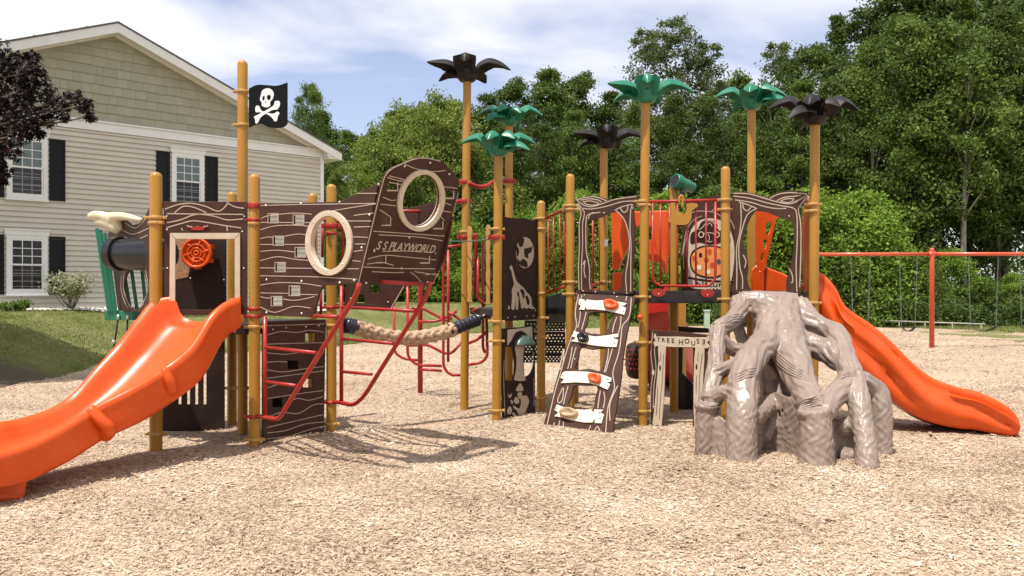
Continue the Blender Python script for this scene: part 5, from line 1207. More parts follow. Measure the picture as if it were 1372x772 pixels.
for (x, y, rx, ry, m_) in ((185, 398, 14, 22, 'black'), (262, 370, 20, 28, 'redo'), (130, 425, 18, 22, 'redo'), (235, 440, 24, 22, 'redo'), (285, 485, 18, 26, 'redo'), (342, 455, 18, 24, 'greend'), (175, 505, 20, 22, 'cream2'), (250, 543, 20, 20, 'cream2'), (150, 460, 14, 12, 'redo')):
    shape(s3, so, ell(x, y, rx, ry, 12), m_, 'print_spot', sm=False, W_=W11)
s4 = sp_.off(.007)
for x in (190, 325):
    shape(s4, so, ell(x, 222, 26, 28, 18), 'cream', 'goggle_ring', sm=False, W_=W11, holes=[ell(x, 222, 17, 19, 12)])
for L in ([(216, 212), (255, 205), (300, 212)], [(250, 215), (262, 250), (255, 275)], [(240, 275), (262, 285), (285, 278)], [(170, 180), (200, 160), (240, 110), (262, 100), (290, 115), (330, 160), (350, 190)], [(235, 150), (262, 120), (285, 150)]):
    mb = MB(); ribbon(mb, s4, [tuple(p) for p in cat([Vector(p) for p in s4.pts(c11(L))], 4)], .009, 0, .0025); mb.build('line_work', 'cream', so)
shape(s2_, so, [(40, 600), (80, 585), (240, 610), (440, 620), (445, 635), (240, 628), (75, 602)], 'brownd', 'banner_line', W_=W11)
text_on(sp_.off(.004), 'Nature', 933, 384, 6.5, 'brownd', so, 'lettering', x_end=(975, 384.5), rot=0)
text_on(sp_.off(.004), 'Watch', 951, 393, 6, 'brownd', so, 'lettering', x_end=(980, 390), rot=0)
# green telescope
tl = blob([([at(909, 244, 10.9), at(918, 247.5, 10.9), at(929, 250, 10.9)], [.100, .085, .07])], 'telescope', 'green', tree, .02, 1, origin=at(918, 252, 10.9))
mb = MB(); a_ = at(908.5, 244, 10.9); d_ = (at(929, 250, 10.9) - a_).normalized(); d_ = (d_ + Vector((0, .5, 0))).normalized()
bpy.data.objects.remove(tl)
mb = MB(); P = [a_ + d_ * k for k in (-.06, -.055, .02, .03, .18, .19, .26, .262)]; tube(mb, P, [.092, .098, .098, .080, .078, .070, .066, .05], 22, caps=True); tl = mb.build('telescope', 'green', tree, angle=40)
mb = MB(); tube(mb, [a_ + d_ * -.064, a_ + d_ * -.0601], .080, 20); mb.build('lens', 'black', tl)
mb = MB(); tube(mb, [a_ + d_ * .08 + Vector((0, 0, -.05)), a_ + d_ * .08 + Vector((0, 0, -.16))], [.045, .03], 12); tube(mb, [a_ + d_ * .08 + Vector((0, 0, -.16)), a_ + d_ * .08 + Vector((0, -.0, -.26))], .016, 8); mb.build('mount', 'greend', tl)

# ---------------------------------------------------------------- plank climber
W12 = (715, 390, 3.858); c12 = lambda l: cc(l, *W12)
TL, TR = at(773, 394.5, 10.28), at(851, 398, 9.88); TL.z = TR.z = 1.535
mid = Vector(((.375 + 1.09) / 2, (9.75 + 9.1) / 2, .0)); cp = Pl(TL, TR - TL, (TL + TR) / 2 - mid)
lo = [(222, 12), (216, 100), (196, 210), (160, 320), (125, 430), (95, 540), (46, 706), (170, 722), (300, 738), (402, 752), (430, 590), (452, 450), (462, 340), (482, 220), (502, 120), (527, 28)]
hs_ = [[(290, 112), (350, 108), (415, 118), (392, 170), (372, 218), (330, 222), (262, 208), (278, 160)], [(243, 292), (300, 300), (370, 296), (362, 350), (343, 412), (290, 402), (216, 406), (230, 350)], [(208, 490), (260, 486), (328, 492), (318, 550), (304, 612), (250, 606), (182, 592), (195, 540)]]
L12 = [[(232, 20), (215, 110), (222, 180), (195, 240), (165, 330), (140, 420), (110, 520), (68, 700)], [(505, 35), (495, 130), (460, 180), (452, 240), (440, 320), (410, 420), (418, 500), (385, 600), (372, 740)], [(272, 110), (262, 150), (248, 200)], [(242, 105), (238, 150), (228, 190)], [(220, 290), (205, 340), (192, 400)], [(200, 290), (190, 350), (176, 402)],
       [(430, 135), (415, 175), (408, 215)], [(452, 130), (448, 180), (438, 218)], [(408, 298), (392, 350), (372, 420)], [(388, 298), (382, 350), (365, 420)], [(178, 492), (165, 540), (155, 585)], [(345, 515), (338, 560), (332, 605)], [(362, 520), (368, 560), (360, 605)], [(155, 300), (140, 370), (130, 408), (150, 380), (158, 300)], [(150, 500), (125, 560), (132, 578), (150, 560), (155, 500)], [(435, 490), (395, 580), (395, 670)],
       [(108, 680), (102, 705)], [(135, 670), (130, 700)], [(155, 675), (152, 712)], [(295, 695), (285, 722)], [(312, 728), (330, 700), (345, 730)], [(480, 35), (476, 50)], [(250, 22), (246, 40)]]
co_ = panel('plank_climber', cp, c12(lo), [[tuple(p) for p in cat(c12(h), 3, True)] for h in hs_], [c12(l) for l in L12], tree, lw=.011, th=.03, m='brown', label='leaning climbing board with cream planks', bl=c12([(212, 352), (376, 370), (262, 12 + 8), (430, 30), (480, 32)]))
PL = [[(237, 42), (262, 46), (268, 60), (275, 46), (320, 52), (390, 50), (438, 58), (485, 66), (462, 84), (480, 90), (470, 126), (430, 116), (380, 104), (320, 98), (278, 98), (270, 84), (264, 100), (236, 100), (246, 80), (234, 70)],
      [(212, 208), (262, 228), (320, 238), (380, 232), (441, 222), (438, 240), (412, 246), (438, 254), (430, 292), (370, 290), (300, 282), (240, 268), (194, 262), (222, 245), (198, 236)],
      [(152, 425), (165, 418), (220, 418), (280, 420), (340, 430), (406, 452), (402, 470), (380, 474), (398, 484), (384, 512), (340, 492), (290, 478), (220, 474), (142, 478), (160, 460), (140, 450)],
      [(122, 588), (150, 600), (200, 612), (262, 616), (300, 614), (310, 632), (316, 614), (365, 616), (346, 630), (366, 640), (352, 686), (318, 684), (318, 660), (306, 682), (262, 682), (200, 670), (150, 655), (108, 650), (130, 630), (110, 618)]]
HO = [((404, 76), 'orangeb', [(368, 72), (380, 55), (410, 54), (440, 66), (442, 84), (424, 98), (385, 98)]), ((263, 247), 'black', [(232, 245), (246, 228), (272, 226), (290, 244), (278, 266), (246, 266)]), ((320, 457), 'orangeb', [(288, 452), (298, 434), (334, 436), (354, 446), (344, 482), (306, 474)]), ((187, 633), 'tanmap2', [(142, 628), (160, 612), (200, 610), (234, 630), (222, 654), (176, 658), (148, 648)])]
M['tanmap2'] = mat('tan_hold', (.42, .30, .17), .45, 0, .15, 12, .2, 60)
for i, (pts, (hc, hm, hp_)) in enumerate(zip(PL, HO)):
    mb = MB(); slab(mb, cp, [cp.pts(c12(pts))], .0, .016); b_ = fixn(mb.build('climbing_plank', 'cream2', co_, bevel=.003, seg=1))
    bb2 = [p for p in [(pts[0][0] + 8, pts[0][1] + 8)]]; xs_ = [p[0] for p in pts]; ys_ = [p[1] for p in pts]
    ym = (min(ys_) + max(ys_)) / 2
    lf = min(pts, key=lambda p: p[0]); rt = max(pts, key=lambda p: p[0])
    mb = MB(); bolts(mb, cp.off(.016), cp.pts(c12([(lf[0] + 12, ym - 26 + (8 if i == 0 else 0)), (lf[0] + 14, ym + 16), (rt[0] - 22, ym - 16 + 10), (rt[0] - 20, ym + 28 - 4)])), .009); mb.build('bolt_heads', 'black', co_, kind='stuff')
    hc2 = Vector(cp.p(*c12([hc])[0])); q = [tuple(v) for v in cat([Vector(p) for p in cp.pts(c12(hp_))], 3, True)]; n = len(q)
    mb = MB(); vs = []; prof = [(1, .016), (1.05, .035), (.95, .06), (.75, .072), (.5, .060), (.25, .048)]
    for k_, hh in prof: vs += [cp.w(hc2.x + (x - hc2.x) * k_, hc2.y + (y - hc2.y) * k_, hh + (.010 if y > hc2.y else 0) * (k_ < 1.0)) for x, y in q]
    fs = [(a * n + j, a * n + (j + 1) % n, (a + 1) * n + (j + 1) % n, (a + 1) * n + j) for a in range(len(prof) - 1) for j in range(n)] + [tuple(range((len(prof) - 1) * n, len(prof) * n))]
    mb.add(vs, fs, 0, True); fixn(mb.build('hand_hold', hm, co_))

# ---------------------------------------------------------------- boards between posts 664 and 725
gp_ = vpl(pc['P664'] + v2(.04, 0), pc['P725'] - v2(.02, 0)); W13 = (655, 280, 5.15); c13 = lambda l: cc(l, *W13)
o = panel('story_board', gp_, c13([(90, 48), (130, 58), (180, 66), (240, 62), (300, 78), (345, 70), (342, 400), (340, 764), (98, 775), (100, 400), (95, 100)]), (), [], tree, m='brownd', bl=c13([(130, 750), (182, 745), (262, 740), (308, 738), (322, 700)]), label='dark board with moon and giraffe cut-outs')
s_ = gp_.off(.001)
shape(s_, o, [tuple(p) for p in ell(248, 302, 62, 108, 20)], 'groove', 'moon', W_=W13, sm=False, h=.004)
s_ = gp_.off(.005)
for pts in ([(205, 215), (225, 200), (243, 205), (238, 240), (225, 262), (208, 255)], [(245, 275), (280, 268), (298, 262), (290, 300), (270, 312), (270, 340), (250, 330), (243, 300)], [(195, 340), (215, 362), (235, 345), (262, 365), (265, 402), (235, 398), (205, 378)], [(190, 262), (202, 268), (208, 300), (196, 330), (190, 300)]):
    shape(s_, o, pts, 'brownd', 'moon_marking', W_=W13, h=.0025)  # dark shapes on the moon disc, in the board's own colour
s_ = gp_.off(.001)
shape(s_, o, [(140, 408), (146, 400), (150, 388), (158, 395), (165, 418), (175, 450), (188, 495), (215, 525), (240, 545), (255, 570), (275, 590), (292, 620), (296, 665), (318, 688), (290, 690), (270, 680), (262, 690), (242, 680), (225, 688), (215, 640), (205, 600), (200, 685), (186, 690), (182, 620), (175, 690), (155, 688), (160, 610), (158, 560), (172, 520), (162, 470), (154, 428)], 'groove', 'giraffe', W_=W13, h=.004)
for pts in ([(215, 560), (232, 555), (246, 580), (240, 620), (232, 600)], [(252, 600), (270, 605), (280, 650), (268, 665), (258, 630)], [(195, 575), (205, 575), (210, 610), (198, 600)]):
    shape(gp_.off(.005), o, pts, 'brownd', 'figure_line', W_=W13, h=.0025)
shape(s_, o, [(138, 665), (145, 690), (130, 692)], 'groove', 'small_figure', W_=W13, h=.004, sm=False)
W14 = (655, 420, 4.825); c14 = lambda l: cc(l, *W14); mp_ = vpl(P2(673, 10.12), P2(722, 10.62))
o = panel('mushroom_board', mp_, c14([(88, 98), (180, 92), (290, 80), (300, 150), (300, 660), (90, 690), (84, 400)]), [c14([(150, 215), (160, 260), (166, 330), (164, 390), (152, 438), (108, 430), (106, 320), (108, 218)]), c14([(232, 210), (228, 260), (226, 330), (232, 410), (262, 400), (285, 360), (294, 300), (290, 240), (282, 208)])],
      [c14(l) for l in ([(225, 412), (262, 390), (285, 330), (288, 250)], [(98, 300), (96, 450), (104, 660)], [(290, 420), (292, 600)])], tree, m='brownd', lw=.008, label='dark board with mushroom and reading figure')
s_ = mp_.off(.001)
shape(s_, o, [(120, 105), (180, 100), (278, 84), (282, 160), (262, 170), (240, 130), (205, 110), (170, 125), (140, 180), (118, 210)], 'groove', 'cap_ground', W_=W14, h=.004, sm=False)
shape(mp_.off(.006), o, [(170, 210), (225, 210), (222, 260), (218, 330), (226, 400), (236, 430), (208, 438), (168, 432), (162, 425), (172, 380), (178, 320), (174, 260)], 'groove', 'mushroom_stem', W_=W14, h=.006)
mb = MB(); prf = [(.0, 0.118), (.05, .112), (.10, .092), (.145, .06), (.180, .02), (.192, .0), (.180, -.012), (.0, -.006)]
cx_, cy_ = mp_.p(701, 461); n = 22; vs = []
for r_, z_ in prf: vs += [mp_.w(cx_ + r_ * math.cos(2 * math.pi * k / n) * .95, cy_ + z_, .02 + r_ * math.sin(2 * math.pi * k / n) * .55) for k in range(n)]
mb.add(vs, [(a * n + j, a * n + (j + 1) % n, (a + 1) * n + (j + 1) % n, (a + 1) * n + j) for a in range(len(prf) - 1) for j in range(n)], 0, True); fixn(mb.build('mushroom_cap', 'greend', o, angle=50))
for pts in ([(175, 500), (188, 465), (205, 452), (215, 470), (220, 500)], [(185, 515), (210, 510), (218, 535), (240, 530), (258, 560), (250, 600), (232, 640), (222, 668), (195, 660), (180, 630), (158, 610), (160, 596), (192, 615), (205, 590), (205, 555), (190, 545)], [(160, 570), (172, 540), (190, 550), (195, 575), (178, 585)], [(122, 520), (135, 530), (148, 515), (142, 540), (130, 545)], [(140, 560), (155, 570), (148, 590)], [(118, 625), (135, 600), (148, 625), (140, 650), (122, 650)], [(150, 640), (170, 650), (160, 668)]):
    shape(s_, o, pts, 'groove', 'figure', W_=W14, h=.004)

# ---------------------------------------------------------------- tree-house sign under the deck
W15 = (820, 400, 4.064); c15 = lambda l: cc(l, *W15); tp = vpl(P2(868, 9.95), P2(955, 9.55))
o = panel('sign_panel', tp, c15([(200, 172), (360, 180), (545, 200), (540, 450), (530, 740), (440, 728), (440, 270), (285, 262), (275, 700), (208, 690), (206, 400)]), (), [c15(l) for l in ([(222, 182), (212, 300), (222, 400), (212, 500), (208, 680)], [(238, 190), (232, 290), (240, 380), (228, 480), (224, 600)])], tree, lw=.010, bl=c15([(228, 590)]), label='brown doorway frame with cream sign boards')
q_ = tp.off(.001)
shape(q_, o, ell(224, 403, 8, 16, 12), 'cream', 'knot', sm=False, W_=W15)
for nm_, pts in (('sign_board', [(232, 192), (240, 208), (360, 208), (440, 212), (515, 212), (526, 200), (534, 225), (520, 240), (535, 262), (520, 272), (440, 266), (340, 264), (245, 258), (236, 266), (226, 240), (240, 228), (228, 212)]),
                 ('door_post', [(252, 262), (262, 254), (270, 262), (280, 254), (290, 262), (296, 256), (292, 330), (288, 480), (280, 600), (272, 690), (262, 700), (250, 686), (236, 696), (222, 680), (232, 600), (246, 440), (256, 330)]),
                 ('door_post', [(456, 268), (466, 260), (476, 272), (486, 262), (496, 270), (506, 264), (505, 330), (496, 480), (488, 600), (478, 720), (452, 718), (446, 600), (446, 440), (450, 330)])):
    mb = MB(); slab(mb, tp, [tp.pts(c15(pts))], .0, .014); fixn(mb.build(nm_, 'cream', o, bevel=.002, seg=1))
tq = tp.off(.014)
for ch_, x, y, hpx, rt_, mi_ in (('T', 243, 234, 24, -.1, 0), ('R', 272, 238, 24, .03, 0), ('E', 300, 240, 25, .08, 0), ('E', 326, 242, 24, .05, 0), ('H', 364, 250, 27, -.03, 0), ('O', 396, 246, 26, .1, 0), ('U', 432, 256, 26, .05, 0), ('S', 462, 246, 26, .1, 0), ('E', 490, 248, 26, -.05, 1)):
    (px_, py_), = c15([(x, y)]); text_on(tq, ch_, px_, py_, hpx / 4.064, 'black', o, 'letter', mirror=bool(mi_), rot=rt_, h=.002)
for L in ([(262, 290), (266, 320), (258, 345)], [(250, 480), (246, 560), (240, 640)], [(282, 300), (276, 400), (270, 500)], [(470, 290), (466, 340)], [(492, 300), (478, 420), (474, 520), (470, 600)], [(268, 500), (262, 580), (258, 660)], [(460, 420), (458, 520)]):
    mb = MB(); ribbon(mb, tq, [tuple(p) for p in cat([Vector(p) for p in tq.pts(c15(L))], 4)], .006, 0, .002); mb.build('wood_line', 'brown', o)
shape(tq, o, ell(262, 378, 5, 15, 10), 'brown', 'knot_hole', sm=False, W_=W15); shape(tq, o, ell(460, 372, 5, 15, 10), 'brown', 'knot_hole', sm=False, W_=W15)
mb = MB(); c_ = at(857.5, 425, 9.83); tube(mb, [c_ + Vector((0, 0, -.035)), c_ + Vector((0, 0, -.02)), c_, c_ + Vector((0, 0, .02)), c_ + Vector((0, 0, .035))], [.008, .028, .036, .028, .008], 12); mb.build('knob', 'orange', tree)
mb = MB(); c_ = at(812, 326, 11.62); box(mb, c_, .05, .03, .10); mb.build('latch', 'trim', tree, bevel=.01)

# ---------------------------------------------------------------- stair rails, stair, bumps behind
def railing(a, Ya, b_, Yb_, top, bot, xs, par):
    mb = MB(); tube(mb, [at(a, top[0], Ya), at(b_, top[1], Yb_)], .017, 10); o = mb.build('stair_rail', 'red', par)
    mb = MB(); tube(mb, [at(a, bot[0], Ya), at(b_, bot[1], Yb_)], .017, 10); mb.build('bottom_rail', 'red', o)
    for x in xs:
        k = (x - a) / (b_ - a); Yd = Ya + (Yb_ - Ya) * k
        mb = MB(); tube(mb, [at(x, top[0] + (top[1] - top[0]) * k, Yd), at(x, bot[0] + (bot[1] - bot[0]) * k, Yd)], .010, 8); mb.build('baluster', 'red', o)
railing(730, 10.78, 759, 10.42, (293, 279), (393, 383), (734.5, 741.5, 750, 756), tree)
railing(770, 10.45, 806, 11.6, (277, 268), (392, 378), (778, 787, 795, 803), tree)
railing(790, 12.6, 812, 11.7, (290, 272), (392, 382), (794, 805), tree)
# perforated black steps under the bridge
for i, (y0, y1) in enumerate(((431, 444), (446, 460), (461.5, 474), (475, 486))):
    Yd = 12.35 - i * .17; pl = vpl(P2(695, Yd), P2(766, Yd)); x0, x1 = 703 - i, 757 + i * .5
    hol = []
    for r_ in range(3):
        for c_ in range(11):
            hx = x0 + 4 + c_ * 4.7 + (2.3 if r_ % 2 else 0); hy = y0 + 3.2 + r_ * (y1 - y0 - 5) / 2.2
            if hx < x1 - 2: hol.append(pl.pts(ell(hx, hy, 1.15, .85, 6)))
    mb = MB(); slab(mb, pl, [pl.pts(rect(x0, y0, x1, y1))] + hol, -.02, 0); so = fixn(mb.build('perforated_step', 'black', tree))
    mb = MB(); tube(mb, [pl.w(*pl.p(x0, y0 - .5), .0), pl.w(*pl.p(x1, y0 - .5), .0)], .013, 8); mb.build('step_edge', 'deck', so)
mb = MB(); pl = vpl(P2(728, 11.2), P2(764, 10.9)); slab(mb, pl, [pl.pts([(729, 432), (729, 404), (736, 396), (748, 393), (765, 386), (765, 432)])], -.05, 0); fixn(mb.build('bridge_side', 'black', tree, bevel=.02))
mb = MB(); slab(mb, pl.off(.02), [pl.pts(rect(728, 398, 733, 434))], -.02, .0); fixn(mb.build('bridge_trim', 'deck', tree, bevel=.005))
# dark crawl barrel low behind the plank climber
blob([([at(840, 483, 13.2), at(852, 483, 13.2), at(868, 483, 13.2)], [.26, .31, .26])], 'crawl_barrel', M['brownd'], tree, .03, 4)
mb = MB()
for i in range(6):
    for j in range(6):
        x = 834 + j * 4.6 + (2.3 if i % 2 else 0); y = 463 + i * 6.2; r_ = math.hypot((x - 848) / 22, (y - 484) / 28)
        if r_ < .62 and x < 866: c_ = at(x, y, 13.2 - .33 * math.sqrt(1 - r_ * r_) - .0); tube(mb, [c_ + Vector((0, .01, 0)), c_ - Vector((0, .006, 0))], [.016, .010], 8)
mb.build('barrel_dimples', 'redp', tree, kind='stuff')
# back slide: hood and chute
h3 = vpl(P2(815, 12.4), P2(898, 12.1))
ho = panel('back_slide_hood', h3, [(818, 284), (895, 282), (895, 304), (893, 368), (889, 366), (883, 350), (877, 328), (874, 304), (846, 304), (842, 330), (832, 352), (829, 362), (820, 362)], (), (), tree, m='orange', th=.09, bev=.02, label='bright orange hood of the slide behind the tree house')
mb = MB(); slab(mb, h3.off(-.02), [h3.pts([(820, 364), (836, 366), (834, 390), (829, 402), (820, 402)])], -.09, 0); fixn(mb.build('hood_foot', 'orange', tree, bevel=.02))
mb = MB(); slab(mb, h3.off(-.3), [h3.pts([(850, 319), (896, 321), (896, 336), (882, 352), (868, 350), (853, 332)])], -.06, 0); fixn(mb.build('slide_back', 'orange', tree, bevel=.02))
slide('back_slide', px3([(863, 384, 12.1), (864, 420, 12.6), (866, 450, 13.2), (870, 475, 13.8), (878, 490, 14.4)]), px3([(893, 380, 12.0), (903, 402, 12.5), (921, 438, 13.1), (938, 472, 13.8), (948, 490, 14.4)]), [.10, .12, .12, .12, .1], [.4, .62, .66, .5, .2], 'redp', tree, 'red slide going down behind the tree house')
pbk = vpl(P2(900, 11.3), P2(950, 11.0))
panel('black_back_board', pbk, [(904, 437), (950, 440), (950, 446), (915, 446), (914, 500), (926, 512), (938, 530), (942, 570), (908, 568), (905, 500)], (), [[(909, 450), (908, 480), (911, 510), (909, 560)], [(918, 515), (919, 530), (922, 545), (921, 565)], [(928, 522), (929, 540), (933, 562)]], tree, m='black', lm='brown', lw=.008)

# ---------------------------------------------------------------- middle deck uprights, arch and cable
for x0, x1, y0, y1, Yd in ((625.5, 632.5, 303, 405, 10.7), (650.5, 657, 301, 408, 10.55)):
    pl = vpl(P2(x0, Yd), P2(x1, Yd - .03)); L = [(x0, y0 + 4), (x0 + 2, y0), (x0 + 5, y0 + 1), (x1, y0 + 6)] + [(x1 - (k % 2) * .8, y0 + 6 + k * (y1 - y0 - 6) / 10) for k in range(1, 11)] + [(x0 + (k % 2) * .8, y1 - k * (y1 - y0 - 6) / 10) for k in range(0, 10)]
    mb = MB(); slab(mb, pl, [pl.pts(L)], -.025, .0); fixn(mb.build('tan_upright', 'rope' if False else 'clamp', tree, bevel=.004, seg=1))
mb = MB(); tube(mb, cat([at(628, 245, 11.05), at(640, 250, 11.1), at(652, 249.5, 11.2), at(662, 243, 11.3), at(678, 243, 11.4)], 4), .028, 10); mb.build('arch_tube', 'red', tree)
mb = MB(); tube(mb, [at(604, 272, 11.0), at(618, 270, 11.1)], .03, 10); tube(mb, [at(606, 264, 11.0), at(606, 279, 11.0)], .02, 8); mb.build('side_bracket', 'red', tree, kind='stuff')
mb = MB(); tube(mb, cat([at(598, 323, 10.9), at(625, 323.5, 10.6), at(656, 321, 10.1)], 5), .007, 6); mb.build('cable', 'greend', tree)
# loop climber
def tb(L, Yd, r=.019, nm_='climber_tube', rad=.09, par=None):
    mb = MB(); P = [at(q[0], q[1], q[2] if len(q) > 2 else Yd) for q in L]; tube(mb, rnd_path(P, rad, 5), r, 10); return mb.build(nm_, 'red', par)
mb = MB(); p = P2(563, 12.7); tube(mb, [(p.x, p.y, -.1), (p.x, p.y, zat(372, 12.7))], .040, 14, dome=True); lc = mb.build('loop_climber', 'red', tree); lc['label'] = 'red bent-tube loop climber left of the tan posts'
for L, Yd in (([(528, 408), (528, 472), (540, 481), (562, 483)], 12.9), ([(546, 378), (546, 478), (558, 489.5), (592, 490.5)], 12.3), ([(618, 329), (597, 331), (594, 345), (594, 492), (603, 503), (620, 502.5)], 11.4), ([(600.5, 335), (600.5, 485)], 12.0), ([(563, 495), (592, 497)], 12.5), ([(540, 418), (556, 413), (566, 413), (598, 430), (606, 426), (600, 424)], 12.4), ([(560, 431), (585, 431), (600, 424), (612, 417)], 12.2), ([(600, 418), (612, 425), (620, 432)], 11.6),
              ([(546, 463), (560, 463), (575, 455), (600, 445)], 12.3), ([(563, 461), (575, 463), (596, 474), (606, 473), (620, 457)], 12.1), ([(640, 345), (640, 400), (650, 410)], 11.2), ([(647, 325), (647, 466), (650, 473)], 11.4), ([(652, 425), (653, 478), (645, 486), (628, 489)], 10.9), ([(652, 445), (640, 455), (628, 460)], 10.9), ([(633, 320), (638, 312), (636, 395)], 11.0), ([(632, 418), (642, 412), (655, 420)], 10.9)):
    tb(L, Yd, .020 if Yd < 12 else .021, par=lc)
mb = MB(); q_ = at(652, 424, 10.5); box(mb, q_, .12, .06, .07); tube(mb, [q_ + Vector((0, -.03, 0)), q_ + Vector((0, -.06, 0))], .03, 10); mb.build('bridge_bracket', 'red', tree, bevel=.01)

# ---------------------------------------------------------------- rope bridge: braided rope with taped ends
rope = unit('rope_bridge', 'thick braided tan rope with black taped ends hanging between ship and palm posts', 'rope', at(550, 460, 9.75))
pth = cat([at(458, 436, 9.2), at(475, 438, 9.28), (at(510, 449, 9.5)), at(550, 453.5, 9.8), at(590, 447, 10.1), at(618, 437, 10.3), at(640, 428.5, 10.45)], 14)
fr = frames(pth); n = len(pth); cum = [0]
for i in range(1, n): cum.append(cum[-1] + (pth[i] - pth[i - 1]).length)
mb = MB(); tube(mb, pth[12:-20], .045, 10); mb.build('rope_core', 'rope', rope)
for s_ in range(8):
    mb = MB(); P = []
    dirn = 1 if s_ % 2 else -1
    for i in range(n):
        t_, u_, w_ = fr[i]; a = dirn * cum[i] * 11.5 + (s_ // 2) * math.pi / 2 + (0 if dirn > 0 else .4); r_ = .050 + .012 * math.cos(4 * a * dirn + (math.pi if dirn > 0 else 0))
        P.append(pth[i] + (u_ * math.cos(a) + w_ * math.sin(a)) * r_)
    P = P[12:-20]
    tube(mb, P, .036, 8); mb.build('rope_strand', 'rope', rope)
for a, b_ in ((0, 16), (n - 24, n)):
    P = pth[a:b_]; mb = MB(); tube(mb, P, [(.088 if a == 0 else .080) + .006 * math.sin(k * 2.1) for k in range(len(P))], 14); mb.build('taped_end', 'tape', rope, angle=60)
mb = MB(); tube(mb, [at(455, 433, 9.15), at(447, 428, 9.08)], .03, 8); tube(mb, [at(640, 428.5, 10.45), at(655, 421, 10.45)], .03, 8); mb.build('end_fitting', 'black', rope, kind='stuff')

# ---------------------------------------------------------------- root climber
W16 = (820, 390, 2.97); RK = 1.13
def rc(L):
    P = []; rs_ = []
    for x, y, Yd, r_ in L: (px_, py_), = cc([(x, y)], *W16); P.append(at(px_, py_, Yd)); rs_.append(r_ / 2.97 * Yd / F * RK)
    return P, rs_
TB = [rc(l) for l in (
    [(508, 38, 9.25, 34), (560, 45, 9.2, 42), (640, 50, 9.15, 44), (735, 48, 9.15, 36)],
    [(508, 36, 9.25, 34), (507, 80, 9.1, 33), (475, 120, 8.9, 33), (418, 155, 8.65, 31)],
    [(418, 155, 8.65, 31), (420, 210, 8.5, 27), (412, 290, 8.3, 30), (403, 370, 8.15, 34), (390, 440, 8.05, 38)],
    [(425, 190, 8.6, 28), (480, 232, 8.6, 26), (545, 240, 8.6, 28), (600, 225, 8.6, 40)],
    [(378, 447, 7.98, 40), (377, 458, 7.98, 47), (376, 480, 7.98, 38), (374, 560, 7.95, 38), (372, 720, 7.95, 40)],
    [(600, 60, 9.1, 50), (640, 120, 8.9, 60), (615, 200, 8.55, 52), (560, 260, 8.2, 52), (525, 340, 7.95, 52), (518, 430, 7.8, 54), (516, 540, 7.65, 54), (514, 760, 7.55, 58)],
    [(520, 290, 8.1, 30), (470, 300, 8.15, 24), (430, 320, 8.2, 26)], [(395, 445, 8.05, 32), (440, 405, 7.95, 26), (500, 420, 7.85, 34)],
    [(680, 60, 9.1, 60), (690, 150, 8.8, 66), (710, 240, 8.5, 66), (740, 330, 8.15, 58), (775, 410, 7.85, 50), (805, 470, 7.6, 52)],
    [(798, 465, 7.5, 50), (800, 482, 7.5, 60), (808, 515, 7.48, 52), (812, 600, 7.45, 62), (812, 770, 7.4, 66)],
    [(735, 55, 9.1, 44), (780, 120, 8.9, 46), (850, 150, 8.75, 34), (895, 175, 8.6, 38), (918, 250, 8.35, 42), (945, 320, 8.1, 42), (955, 350, 8.0, 40)],
    [(720, 180, 8.7, 40), (790, 215, 8.6, 42), (860, 240, 8.45, 44), (915, 290, 8.25, 36)],
    [(955, 345, 8.0, 46), (915, 390, 7.85, 40), (870, 440, 7.65, 38), (835, 490, 7.5, 44)],
    [(955, 345, 8.0, 42), (980, 430, 7.75, 40), (995, 520, 7.6, 38), (1010, 620, 7.45, 38), (1016, 720, 7.35, 42)],
    [(985, 350, 8.1, 36), (1045, 400, 8.15, 42), (1065, 450, 8.1, 40), (1072, 560, 8.05, 38), (1072, 690, 8.0, 36)],
    [(650, 380, 8.5, 36), (655, 440, 8.3, 28), (640, 510, 8.1, 22), (612, 590, 7.9, 16)],
    [(640, 150, 8.95, 60), (660, 260, 8.9, 70), (650, 380, 8.9, 60), (640, 520, 8.85, 55), (640, 640, 8.8, 60)],
    [(620, 60, 9.3, 60), (620, 200, 9.45, 50), (600, 400, 9.4, 45), (600, 540, 9.4, 45)],
    [(505, 60, 9.2, 30), (500, 120, 9.2, 20), (520, 200, 9.1, 20), (560, 230, 9.0, 30)],
    [(440, 640, 7.9, 26), (470, 660, 7.8, 24)], [(560, 500, 7.75, 36), (600, 480, 7.95, 30), (640, 440, 8.2, 34)],
    [(900, 560, 7.75, 30), (930, 540, 7.7, 34), (975, 530, 7.75, 30)], [(900, 660, 7.65, 34), (960, 665, 7.62, 34)])]
def rcs(L, dep, th):   # web between roots: front polygon with thickness
    P = []
    for x, y, Yd in L: (px_, py_), = cc([(x, y)], *W16); P.append(at(px_, py_, Yd))
    n = len(P); vs = P + [p + Vector((0, th, 0)) for p in P]
    return (vs, [tuple(range(n))[::-1], tuple(range(n, 2 * n))] + [(i, (i + 1) % n, n + (i + 1) % n, n + i) for i in range(n)])
